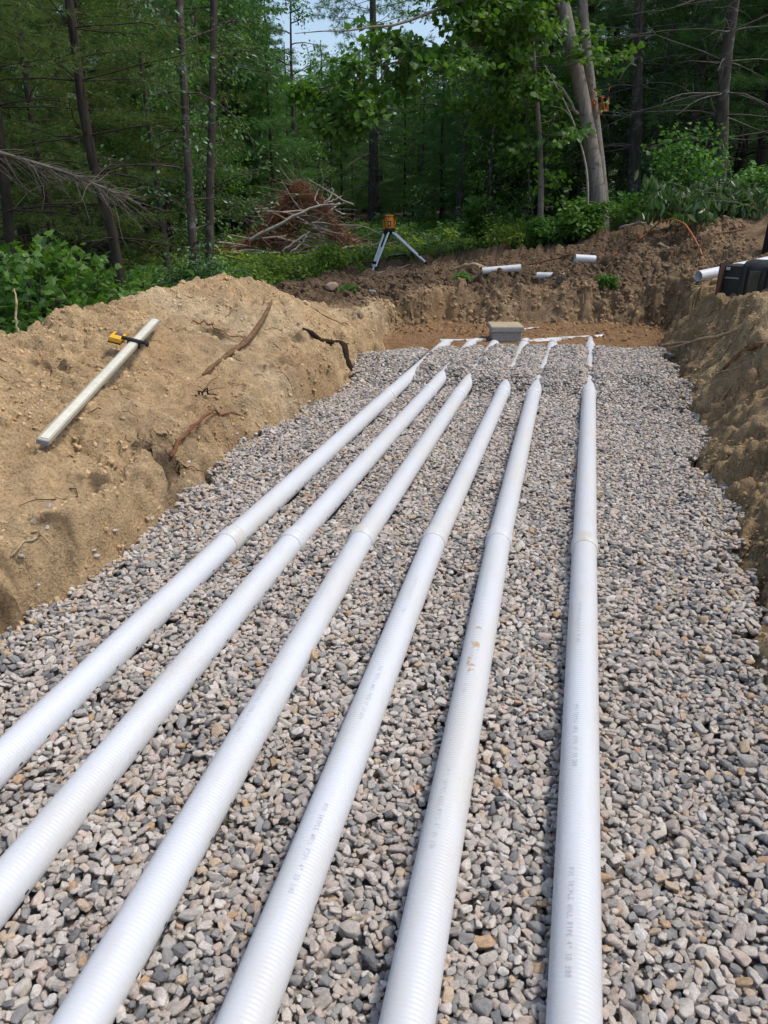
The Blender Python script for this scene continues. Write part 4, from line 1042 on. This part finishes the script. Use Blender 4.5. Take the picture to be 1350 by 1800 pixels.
# leaning tree with twin trunks
b = at(.25, 13.40); bz_ = b[2]
tw1 = [(-.02, -.10, -.2), (-.10, -.10, .45), (-.37, -.10, 1.39), (-.62, -.11, 2.25), (-.94, -.12, 3.09), (-1.35, -.1, 4.6), (-1.6, .1, 5.6), (-1.8, .3, 6.8)]
tw2 = [(.05, .10, -.2), (-.03, .10, .45), (-.26, .10, 1.40), (-.45, .10, 2.25), (-.68, .09, 3.12), (-.80, .1, 4.6), (-.75, .2, 5.6), (-.6, .5, 6.6)]
def rel_(p): return (p[0]-b[0], p[1]-b[1], p[2]-b[2])
lim = []
rg = np.random.default_rng(8)
for z in np.arange(4.4, 6.4, .8):
    for tw in (tw1, tw2):
        px = np.interp(z, [q[2] for q in tw], [q[0] for q in tw]); py = np.interp(z, [q[2] for q in tw], [q[1] for q in tw]); a = rg.uniform(1.0, 2.3)
        lim.append(((px, py, z), (math.cos(a), math.sin(a), .6), rg.uniform(.8, 1.4), .03, 2, 2))
t = broad('maple_tree', 'leaning smooth grey maple with twin trunks on the berm', b, [tw1, tw2], [(.15, .118, .108, .104, .10, .08, .055, .02), (.095, .078, .075, .072, .068, .055, .038, .015)], lim, 8, OVAL, .10, 7, 'maple', 'bark_maple', MAPLE, group=WOODS, spread=.16, seg=14)
# long limbs reaching left over the clearing
def limb_of(t, b, paths, seed, per=10, size=.095, mat='maple', sub=15, sl=.8):
    rg = np.random.default_rng(seed); tips = []
    for pth, r in paths:
        lm = MB(); tubes = []
        P = smooth_path([(p[0]-b[0], p[1]-b[1], p[2]-b[2]) for p in pth], 16, .012, seed); lm.tube(P, np.linspace(r, r*.09, 16), 7)
        for k in range(sub if r > .035 else 4):
            q = int(rg.integers(*((3, 8) if r > .042 else (8, 15)))); d = unit(P[q+1 if q < 15 else q]-P[q-1]); a = unit(np.cross(d, rg.normal(size=3))); a[2] *= .5
            grow(tubes, tips, P[q], d*.5+a, sl*rg.uniform(.5, 1.2), r*.35, 1, rg, .25, 3)
        for P, r in tubes: lm.tube(P, np.maximum(r, .003), 4, False)
        lm.build('limb', MT['bark_maple'], t)
    p = np.repeat(np.array([q[0] for q in tips]), per, 0); d = np.repeat(np.array([q[1] for q in tips]), per, 0); n = len(p)
    p = p+rg.normal(size=(n, 3))*np.array([.14, .14, .05]); h = rg.normal(size=(n, 3)); h[:, 2] = -abs(h[:, 2])*.5-.35
    mb = MB(); leaf_mesh(mb, p, unit(d*.5+h*.7), size*rg.uniform(.65, 1.2, n), MAPLE, rg); mb.build('crown', MT[mat], t)
limb_of(t, b, [([(-.60, 13.29, 3.92), (-.85, 13.1, 4.05), (-1.35, 12.6, 4.15), (-1.85, 11.9, 3.80), (-2.46, 11.23, 3.52), (-2.9, 10.7, 3.33), (-3.7, 10.35, 3.28)], .045),
               ([(-.62, 13.25, 3.60), (-1.2, 13.1, 3.52), (-1.72, 12.9, 3.48), (-2.26, 11.8, 3.21), (-3.03, 11.1, 3.0), (-3.6, 10.9, 2.65)], .040),
               ([(-.30, 13.2, 2.55), (-.60, 13.19, 2.94), (-.95, 12.95, 3.02), (-1.19, 12.75, 3.03)], .03)], 9)
# slim sapling with flat layers of leaves, left of the twin trunks
b = at(-.74, 13.58)
lim = []; rg = np.random.default_rng(12)
trp = [(0, 0, -.2), (-.03, 0, .6), (-.10, 0, 1.4), (-.19, -.01, 1.9), (-.40, -.03, 3.2), (-.45, 0, 4.4)]
for z in np.concatenate([np.arange(1.05, 3.6, .13), np.arange(3.6, 4.3, .3)]):
    a = rg.uniform(0, 6.28); px = np.interp(z, [q[2] for q in trp], [q[0] for q in trp])
    lim.append(((px, 0, z), (math.cos(a), math.sin(a), .12), rg.uniform(.5, 1.05), .012, 1, 3))
broad('maple_sapling', 'slim maple sapling with flat layers of leaves left of the twin trunks', b, [trp], [(.055, .047, .042, .038, .03, .012)], lim, 12, OVAL, .095, 6, 'maple', 'bark_maple', MAPLE, group=WOODS, spread=.12)
# bare arching sapling in front of the twin trunks
b = at(-.02, 12.90)
t = thing('bare_sapling', 'thin bare sapling arching in front of the twin trunks', 'tree', b, group=WOODS)
MB().tube(smooth_path([(0, 0, -.1), (0, 0, .45), (-.06, 0, .95), (-.20, 0, 1.35), (-.42, 0, 1.8), (-.66, -.02, 2.15), (-.80, -.03, 2.35)], 18), np.linspace(.020, .007, 18), 7).build('stem', MT['bleached'], t)
MB().tube(smooth_path([(-.3, 0, 1.55), (-.45, .05, 1.8), (-.75, .1, 1.85)], 8), np.linspace(.009, .003, 8), 5).build('twig', MT['bleached'], t)
b = at(-.86, 13.2)
t = thing('bare_sapling', 'thin bare sapling beside the leafy maple sapling', 'tree', b, group=WOODS)
MB().tube(smooth_path([(0, 0, -.1), (-.02, 0, .5), (-.12, 0, 1.0), (-.15, 0, 1.7), (-.3, 0, 2.6)], 16, .008, 3), np.linspace(.016, .006, 16), 6).build('stem', MT['bark_birch'], t)
# pines on the right
pine('pine_tree', 'straight grey pine trunk right of the twin trunked maple', 46, 7.5, .125, 1.2, 4.2, 2.0, at(.81, 16.5), 'pine', 'bark_grey', 30, lean=(-.6, 0), group=WOODS, dead=1.2)
pine('pine_tree', 'grey pine with long bare dead branches near the right edge', 47, 7.5, .115, .9, 4.4, 2.2, at(2.04, 14.86), 'pine', 'bark_grey', 30, path=[(0, 0, -.3), (.0, 0, .3), (-.06, 0, 1.0), (-.17, 0, 1.75), (-.18, 0, 2.9), (-.15, 0, 7.5)], group=WOODS, dead=1.6)
# tall pine in the middle of the clearing's far side
pine('pine_tree', 'tall pine with bare lower whorls in the middle behind the brush pile', 48, 12.5, .17, 1.2, 4.7, 2.6, at(-7.13, 27.08), 'pine', 'bark_grey', 70, group=WOODS, nl=.16, nw=.012, dead=1.6, kk=10)

# ------------------------------------------------------------------ the forest behind: three pines and two leafy trees, copied
PA = pine('pine_tree', 'dense dark pine in the forest wall behind the clearing', 61, 10, .13, .5, 1.1, 2.6, at(-16, 18), 'pine', 'bark_dark', 120, nl=.16, nw=.011, group='pines of the forest wall', kk=11)
PB = pine('pine_tree', 'dense dark pine in the forest wall behind the clearing', 62, 8.5, .11, .35, .5, 2.3, at(-13.5, 16.2), 'pine', 'bark_dark', 120, nl=.15, nw=.010, group='pines of the forest wall', kk=11)
PC = pine('pine_tree', 'dense dark pine in the forest wall behind the clearing', 63, 10, .14, .8, 2.4, 2.6, at(4.2, 19.5), 'pine', 'bark_grey', 110, nl=.16, nw=.011, group='pines of the forest wall', kk=11)
PO = pine('pine_tree', 'dense olive pine in the forest wall behind the sand heap', 64, 8, .085, .5, .8, 2.2, at(-8.2, 12.0), 'pine_olive', 'bark_dark', 120, nl=.12, nw=.007, group='olive pines behind the sand heap', kk=11)
def leafy(seed, loc, label, grp, mat, Hh=7.5):
    rg = np.random.default_rng(seed); tr = [(0, 0, -.2), (.1, 0, Hh*.3), (.05, .1, Hh*.6), (.15, .1, Hh)]; lim = []
    for z in np.arange(.9, Hh-.3, .28):
        a = rg.uniform(0, 6.28); lim.append(((np.interp(z, [q[2] for q in tr], [q[0] for q in tr]), 0, z), (math.cos(a), math.sin(a), .35), rg.uniform(.8, 1.7)*(1-.4*z/Hh), .022, 2, 2))
    return broad('leafy_tree', label, loc, [tr], [(.09, .07, .05, .012)], lim, seed, OVAL, .10, 4, mat, 'bark_birch', group=grp, spread=.16)
LA = leafy(71, at(-9.2, 20.5), 'broadleaf tree in the forest wall behind the clearing', 'broadleaf trees of the forest wall', 'maple_deep')
LC = leafy(73, at(-3.0, 19.2), 'light green broadleaf tree behind the leafy maple sapling', 'light green trees of the forest wall', 'maple', 6.)
LB = leafy(72, at(-10.6, 15.0), 'broadleaf tree in the forest wall behind the clearing', 'broadleaf trees of the forest wall', 'maple_deep', 6.5)
rg = np.random.default_rng(99)
spots = []
def polar(az, d): return (math.sin(R(az))*d, math.cos(R(az))*d)
for (az, d, pr, s) in ([(-41, 13, PO, .95), (-38, 16.5, PA, .9), (-36, 12.2, PO, .8), (-34.5, 19, PB, 1.), (-33, 14.5, PO, 1.0), (-31, 22, PA, 1.), (-30, 17, PB, .9), (-28.5, 25, PC, 1.), (-27.5, 19.5, LB, 1.),
        (-29, 16.2, PO, .85), (-25.5, 23, PA, 1.), (-24, 20.5, PB, .95), (-25, 26, PA, .95), (-24.2, 22, PC, .8), (-20.3, 25.5, PB, .58), (-22, 27, PA, .62), (-18.3, 33, PA, .60), (-17, 36, PB, .74), (-15.5, 40, PA, .66), (-13, 37, PB, .74), (-11.5, 42, PA, .68), (-10.6, 33, PB, .70), (-14.2, 34, PB, .66), (-16.2, 31, PB, .55), (-12.2, 31.5, PA, .5),
        (-6.2, 27.5, PA, .95), (-9.5, 27, PB, .62), (-4.6, 23, PB, .9), (-7, 30, PC, 1.), (-6, 21.5, LA, .85), (-5, 25, PA, 1.), (-3.5, 21, PB, 1.05), (-2.2, 27, PC, 1.), (-1, 20.5, PA, .9), (.8, 24, PB, 1.1), (2, 19.5, PC, .85), (3.2, 27, PA, 1.), (4.5, 21.5, PB, 1.0), (6, 18, PC, .9), (7.2, 24, PA, 1.0), (8.5, 20, PB, 1.05), (9.8, 17, PA, .85), (11.5, 22, PC, 1.), (13, 17.5, PB, 1.), (15, 21, PA, 1.),
        (-39.5, 20, LB, 1.), (-29, 13.5, LB, .7), (-16.8, 29, LA, .55), (-12.4, 28, PB, .55), (-20.6, 22.8, LA, .8), (-23.2, 21.2, LB, .9)]
        + [(-11.3, 24.5, LC, .75), (-6.4, 18.6, LC, .62), (-3.2, 18.2, LC, .55), (-27, 18, LC, .85), (-17.8, 25, LC, .55), (-.6, 18.8, LC, .6), (3.3, 17.2, LC, .6)]
        + [(a_, 20+7*math.sin(a_*1.3)**2+(9 if -20 < a_ < -11 else 0), (PB, PA)[int(a_) % 2], .42) for a_ in np.arange(-40, 16, 2.3)]):
    x, y = polar(az+rg.normal()*.3, d)
    zone = ('left of the two birches', 'between the birches and the brush pile', 'behind the brush pile and the middle pine', 'between the middle pine and the twin maple', 'behind and right of the twin maple')[int(np.digitize(az, [-31, -24, -12.5, -2.2]))]
    kind = {PA: 'tall dark pine', PB: 'low branched dark pine', PC: 'bare stemmed dark pine', PO: 'olive tinted pine', LA: 'broadleaf tree', LB: 'small broadleaf tree', LC: 'light green broadleaf tree'}[pr]
    if s < .5: kind = 'young understorey pine'
    copy_tree(pr, at(x, y, -.05), rg.uniform(0, 6.28), s*rg.uniform(.93, 1.07), '%s in the forest wall %s' % (kind, zone), 'forest wall %s' % zone)
# woods further back that read as one mass
m = MB(); rg = np.random.default_rng(123); n = 34000
az = rg.uniform(-52, 24, n); d = rg.uniform(38, 60, n)
hh = np.where((az > -20) & (az < -10), 6.0+.8*np.sin(az*1.7), 10+2*np.sin(az*.9)); zz = rg.random(n)**1.25*hh
x = np.sin(np.radians(az))*d; y = np.cos(np.radians(az))*d
cl = np.floor(az*1.1); x += np.sin(cl*12.9)*1.5
dd = rg.normal(size=(n, 3)); dd[:, 2] = -abs(dd[:, 2])*.3
needles(m, np.stack([x, y, Hv(x, y)+zz], -1), dd, rg, 7, .62, .10, .7)
tag(m.build('distant_woods', MT['pine']), 'dark mass of woods far behind the clearing', 'woods', kind='stuff')

# ------------------------------------------------------------------ brush pile
bx, by = -5.75, 16.0; b = at(bx, by)
t = thing('brush_pile', 'heap of dead rust-brown branches and bleached limbs on the clearing edge', 'brush pile', b, R(18)); t.scale = (.98, 1.0, 1.06)
rg = np.random.default_rng(77)
def pile_h(x): return 1.20*np.exp(-((x-.02)/.80)**2)+.05
for k in range(46):                                            # bleached limbs one can pick out
    x = rg.normal()*.6; z = pile_h(x)*rg.uniform(.05, 1.0); L = rg.uniform(.6, 1.6); a = rg.normal()*.45+(0 if rg.random() < .5 else PI)
    d = np.array([math.cos(a), rg.normal()*.3, rg.normal()*.22+.05]); p = np.array([x, -.50+rg.random()*.7*(z/1.2)-.1, z])-d*L*.5; p[2] = max(p[2], .03)
    B = bent(p, d, L, 7, rg, .1, .13); B[:, 2] = np.maximum(B[:, 2], .02)
    MB().tube(B, np.linspace(rg.uniform(.012, .028), .005, 7), 6).build('branch', MT['bleached'] if k % 3 else MT['brushtwig'], t)
for pts, r in (([(-1.0, -.75, .25), (-.35, -.78, .55), (.15, -.7, .78), (.45, -.6, .86), (.92, -.5, .88)], .036), ([(.40, -.6, .85), (.30, -.55, .95), (.38, -.5, 1.1), (.45, -.5, 1.15)], .018),
               ([(.50, -.6, .87), (.66, -.55, 1.0), (.70, -.5, 1.16), (.60, -.5, 1.12)], .018), ([(.55, -.6, .88), (.75, -.55, .96), (.88, -.5, 1.02)], .014), ([(-.35, -.75, .05), (-.05, -.8, .25), (.2, -.8, .40)], .03), ([(-.2, -.85, .02), (.05, -.85, .2), (.15, -.85, .38)], .025)):
    MB().tube(smooth_path(pts, 12, .008, 4), np.linspace(r, r*.45, 12), 7).build('branch', MT['bleached'], t)
m = MB()
for k in range(900):
    x = rg.normal()*.66; z = pile_h(x)*rg.uniform(.0, 1.05); d = rg.normal(size=3)*np.array([1, .5, .45]); y = rg.uniform(-.55, .35)*(1.25-z/1.4)
    B = bent((x, y, max(z, .02)), d, rg.uniform(.2, .7), 4, rg, .15, .2); B[:, 2] = np.maximum(B[:, 2], .01)
    m.tube(B, np.linspace(.006, .002, 4), 3, False, mi=int(rg.random() < .35))
tag(m.build('twigs', [MT['brushtwig'], MT['bleached']], t), kind='stuff')
n = 3400; x = rg.normal(size=n)*.68; z = pile_h(x)*rg.random(n)**.7*.98; y = rg.uniform(-.6, .5, n)*(1.2-z/1.5)
keep = fbm(x, z, 1.6, 404, 2) > -.12
m = MB(); needles(m, np.stack([x, y, z], -1)[keep], rg.normal(size=(int(keep.sum()), 3)), rg, 8, .13, .007, .9)
tag(m.build('dead_needles', MT['rustneedle'], t), kind='stuff')
b2 = at(-3.95, 16.6)
t = thing('brush_pile', 'low scatter of dead sticks right of the big brush pile', 'brush pile', b2)
for k in range(16):
    d = np.array([rg.normal(), rg.normal()*.4, rg.normal()*.12]); MB().tube(bent((rg.normal()*.4, rg.normal()*.2, rg.uniform(.05, .3)), d, rg.uniform(.4, .9), 5, rg, .1, .15), np.linspace(.013, .004, 5), 5).build('branch', MT['deadtwig'], t)

# ------------------------------------------------------------------ dead twiggy bough reaching in from the left
b = (-4.75, 4.45, H(-4.75, 4.45))
t = thing('dead_bough', 'grey dead bough of dense bare twigs reaching in from the left edge', 'branch', b)
m0 = np.array([-4.75, 4.45, 2.05])-np.array(b); m1 = np.array([-3.845, 4.863, 1.76])-np.array(b); m2 = np.array([-3.45, 5.02, 1.64])-np.array(b); m3 = np.array([-3.02, 5.16, 1.44])-np.array(b)
rg = np.random.default_rng(55)
MB().tube(smooth_path([(0, 0, -.1), (-.05, -.05, 1.0), m0-np.array([.1, .06, -.1])], 10), np.linspace(.05, .035, 10), 8).build('stem', MT['deadtwig'], t)
ml = smooth_path([m0-np.array([.1, .06, -.1]), m0, m1, m2, m3], 18); MB().tube(ml, np.linspace(.024, .003, 18), 7).build('limb', MT['deadtwig'], t)
m = MB()
for k in range(190):
    q = int(rg.integers(3, 16)); d = unit(ml[q+1]-ml[q]); s = rg.normal(size=3); s[2] = s[2]*.6-.1
    m.tube(bent(ml[q], d+s*rg.uniform(.15, .6), rg.uniform(.08, .45), 6, rg, .25, .2), np.linspace(.0030, .0009, 6), 4, False)
for k in range(26):
    q = int(rg.integers(2, 9)); m.tube(bent(ml[q]+np.array([0, 0, -.02]), unit(np.array([.5, .2, -1.1])+rg.normal(size=3)*.25), rg.uniform(.2, .55), 6, rg, .1, .14), np.linspace(.0026, .0008, 6), 4, False)
tag(m.build('twigs', MT['deadtwig'], t), kind='stuff')

# ------------------------------------------------------------------ shrubs
SH = 'leafy shrubs round the clearing'
def shrub(label, loc, seed, Hh, wide, size, mat, shape, stems=7, per=5, name='leafy_shrub', cat='shrub', bark='bark_birch', droop=.35, depth=1, spread=.08, flat=.6):
    rg = np.random.default_rng(seed); st = []; rad = []; lim = []
    for k in range(stems):
        a = rg.uniform(0, 6.28); w_ = wide*rg.random()**.6
        P = bent((rg.normal()*.05*wide, rg.normal()*.05*wide, -.05), (math.cos(a)*w_*.6, math.sin(a)*w_*.6, Hh), Hh*rg.uniform(.6, 1.05), 6, rg, .1, .1)
        st.append(P); rad.append((.012*max(1, Hh), .004))
        for q in range(2, 6): lim.append((P[q], (math.cos(a+rg.normal()), math.sin(a+rg.normal()), .35), wide*.42*rg.uniform(.5, 1.1), .006, depth, 2))
    return broad(name, label, loc, st, rad, lim, seed, shape, size, per, mat, bark, shape, cat, SH, spread, droop, seg=5, flat=flat)
shrub('bright maple sapling with broad lobed leaves at the left edge', at(-4.25, 5.20), 81, 1.05, .75, .072, 'maple', MAPLE, 11, 3, 'maple_shrub', flat=.5, spread=.10)
shrub('low maple shoot below the broad leaved sapling at the left edge', at(-3.98, 4.75), 82, .5, .35, .07, 'maple', MAPLE, 6, 3, 'maple_shrub', spread=.07)
shrub('leafy maple shrub between the left sapling and the slim dark pine', at(-4.35, 6.0), 83, .75, .8, .062, 'maple', MAPLE, 10, 3, 'maple_shrub', spread=.10)
shrub('dark green shrub under the slim dark pine', at(-4.9, 7.0), 84, .5, .8, .06, 'maple', OVAL, 9, 5)
shrub('small leaved shrub at the feet of the two birches', at(-4.4, 8.7), 85, .55, .5, .045, 'birch', OVAL, 10, 6)
shrub('dense low shrub right of the two birches behind the heap', at(-4.5, 10.4), 86, .3, .7, .05, 'lime', OVAL, 12, 6)
shrub('bushy green shrub left of the leafy maple sapling', at(-1.75, 14.2), 87, .85, .45, .07, 'maple', MAPLE, 8, 3)
shrub('low broad shrub in front of the leafy maple sapling', at(-1.25, 13.2), 88, .28, .8, .055, 'lime', OVAL, 10, 4)
shrub('green shoots crowding the foot of the twin trunks', at(-.08, 12.75), 89, .55, .40, .085, 'maple', OVAL, 8, 4)
shrub('low shrub on the berm left of the twin trunks', at(-.55, 12.9), 90, .38, .5, .07, 'maple_deep', OVAL, 9, 5)
shrub('tall green shrub behind the drooping cut brush', at(1.42, 13.6), 91, 1.25, .7, .058, 'maple_deep', MAPLE, 11, 3, spread=.12)
shrub('small green shrub right of the drooping cut brush', at(2.25, 12.6), 92, .5, .5, .055, 'maple_deep', MAPLE, 7, 3)
shrub('young seedling growing on the topsoil left of the tripod', at(-3.75, 11.6), 93, .42, .22, .075, 'lime', OVAL, 5, 4)
shrub('leafy sprout on the far berm beside the half sunk white pipe', at(-1.46, 9.95), 94, .15, .09, .05, 'maple_deep', OVAL, 6, 4, spread=.03)
shrub('bright green weed on the lip of the far bank', at(.30, 9.72), 95, .16, .09, .065, 'maple', NARROW, 6, 3, 'green_weed', 'plant', spread=.03)
shrub('tiny green weed growing out of the gravel right of the pipes', (.41, 6.35, .06), 96, .04, .04, .022, 'maple', NARROW, 6, 4, 'green_weed', 'plant', spread=.008)
shrub('tiny grass tuft on the corner above the pale cut bank', at(-2.75, 9.35), 97, .10, .14, .035, 'maple_deep', NARROW, 8, 4, 'green_weed', 'plant', spread=.02)
# cut brush with long drooping leaves
b = at(1.45, 11.75); rg = np.random.default_rng(98)
t = thing('cut_brush', 'heap of cut brush with long drooping leaves on the berm', 'brush', b)
m = MB(); tips = []
for k in range(46):
    p = np.array([rg.uniform(-.6, .6), rg.normal()*.22, rg.uniform(.08, .5)]); d = np.array([rg.normal()*.8+.3, rg.normal()*.6-.3, rg.uniform(-.1, .5)])
    B = bent(p, d, rg.uniform(.3, .6), 6, rg, .5, .1); B[:, 2] = np.maximum(B[:, 2], .03); m.tube(B, np.linspace(.007, .002, 6), 4, False)
    for q in range(1, 6): tips.append(B[q])
m.build('stems', MT['deadtwig'], t)
p = np.repeat(np.array(tips), 5, 0); n = len(p); p = p+rg.normal(size=(n, 3))*.03
d = rg.normal(size=(n, 3))*.45; d[:, 2] -= 1.0; p[:, 2] = np.maximum(p[:, 2], .12)
mb = MB(); leaf_mesh(mb, p, d, .17*rg.uniform(.6, 1.15, n), DROOP, rg, 0, .3); mb.build('foliage', MT['willow'], t)
# withered leaf cluster on the right trunk
b = (-.02, 13.40, 2.75)
t = thing('leaf_cluster', 'tuft of withered orange leaves on the right hand trunk', 'leaves', b)
n = 16; p = rg.normal(size=(n, 3))*np.array([.06, .04, .08])+np.array([.06, -.08, .0]); d = rg.normal(size=(n, 3)); d[:, 2] -= 1
mb = MB(); leaf_mesh(mb, p, d, .13*rg.uniform(.7, 1.2, n), OVAL, rg); mb.build('foliage', MT['copper'], t)
MB().tube([(-.08, .06, .02), (-.02, -.02, .06), (.07, -.08, .05)], .006, 5).build('twig', MT['deadtwig'], t)

# ------------------------------------------------------------------ undergrowth
def tuft_mesh(seed, mat, nleaf, Hh, wide, size, shape):
    rg = np.random.default_rng(seed); mb = MB()
    a = rg.uniform(0, 6.28, nleaf); r = wide*rg.random(nleaf)**.6; z = Hh*rg.random(nleaf)**.7
    p = np.stack([np.cos(a)*r*.7, np.sin(a)*r*.7, z*.95], -1); d = np.stack([np.cos(a), np.sin(a), rg.normal(size=nleaf)*.4], -1)
    leaf_mesh(mb, p, d, size*rg.uniform(.6, 1.2, nleaf), shape, rg, 0, .7)
    me = newmesh('plant', np.vstack(mb.v), mb.g); me.materials.append(MT[mat]); return me
def grass_mesh(seed, mat, n=40, Hh=.22):
    rg = np.random.default_rng(seed); a = rg.uniform(0, 6.28, n); r = .10*rg.random(n); p = np.stack([np.cos(a)*r, np.sin(a)*r, 0*r], -1)
    d = unit(np.stack([np.cos(a)*.45, np.sin(a)*.45, np.ones(n)], -1)+rg.normal(size=(n, 3))*.2); L = Hh*rg.uniform(.5, 1.2, (n, 1)); s = unit(np.cross(d, rg.normal(size=(n, 3))))*.006
    m_ = p+d*L*.6; tip = p+d*L+np.array([0, 0, -1.])*L*.15+d*np.array([1, 1, 0])*L*.25
    V = np.stack([p-s, p+s, m_+s*.7, m_-s*.7, tip], 1).reshape(-1, 3); k = np.arange(n)[:, None]*5
    me = newmesh('grass', V, [(np.concatenate([k, k+1, k+2, k+3], 1), 0, False), (np.concatenate([k+3, k+2, k+4], 1), 0, False)]); me.materials.append(MT[mat]); return me
UND = proto_collection('ground_plant', [tuft_mesh(500, 'lime', 40, .28, .22, .085, OVAL), tuft_mesh(501, 'maple', 36, .30, .25, .09, OVAL), grass_mesh(502, 'lime'), tuft_mesh(503, 'maple_deep', 44, .38, .28, .09, OVAL), tuft_mesh(504, 'birch', 36, .25, .22, .07, OVAL), grass_mesh(505, 'maple', 46, .3)])
rg = np.random.default_rng(66); n = 16000
x = rg.uniform(-16, 5, n); y = rg.uniform(3, 24, n)
edge = np.interp(x, [-16, -4.6, -4.0, -3.2, -2.6, -1.5, -.6, .1, .9, 2.2, 5], [3, 3.2, 9.9, 12.3, 12.75, 12.9, 12.75, 12.9, 13.4, 13.2, 13.2]) + .3*fbm(x, y, 1.1, 601, 2)
pr = np.where(y > edge, 1., 0.)*(.18+.55*sstep(-.2, .4, fbm(x, y, .5, 603, 3)))
sunny = (x > -8.5) & (x < -.3) & (y > 9.5) & (y < 16.2)
pr = np.where(sunny & (y > edge), .95, pr); pr = np.where(((x+5.6)/1.9)**2+((y-15.7)/1.2)**2 < 1, 0, pr); pr = np.where(y > 18, pr*.4, pr)
pr = np.where((x < -4.2) & (y < 9) & (x > -9), np.maximum(pr, .5*(y > edge)), pr)
keep = rg.random(n) < pr; x, y = x[keep], y[keep]; sunny = sunny[keep]; n = len(x)
pk = np.where(sunny, rg.choice([0, 0, 1, 2, 2, 4, 5], n), rg.choice([1, 3, 3, 4, 5, 0], n))
s = rg.uniform(.6, 1.25, n)*np.where(sunny, .72, 1.)
tag(scatter('undergrowth', UND, np.stack([x, y, Hv(x, y)-.01], -1), np.stack([rg.normal(size=n)*.12, rg.normal(size=n)*.12, rg.uniform(0, 6.28, n)], -1), np.stack([s, s, s*rg.uniform(.8, 1.2, n)], -1), pk),
    'low bright green weeds and grass covering the clearing', 'undergrowth', kind='stuff')
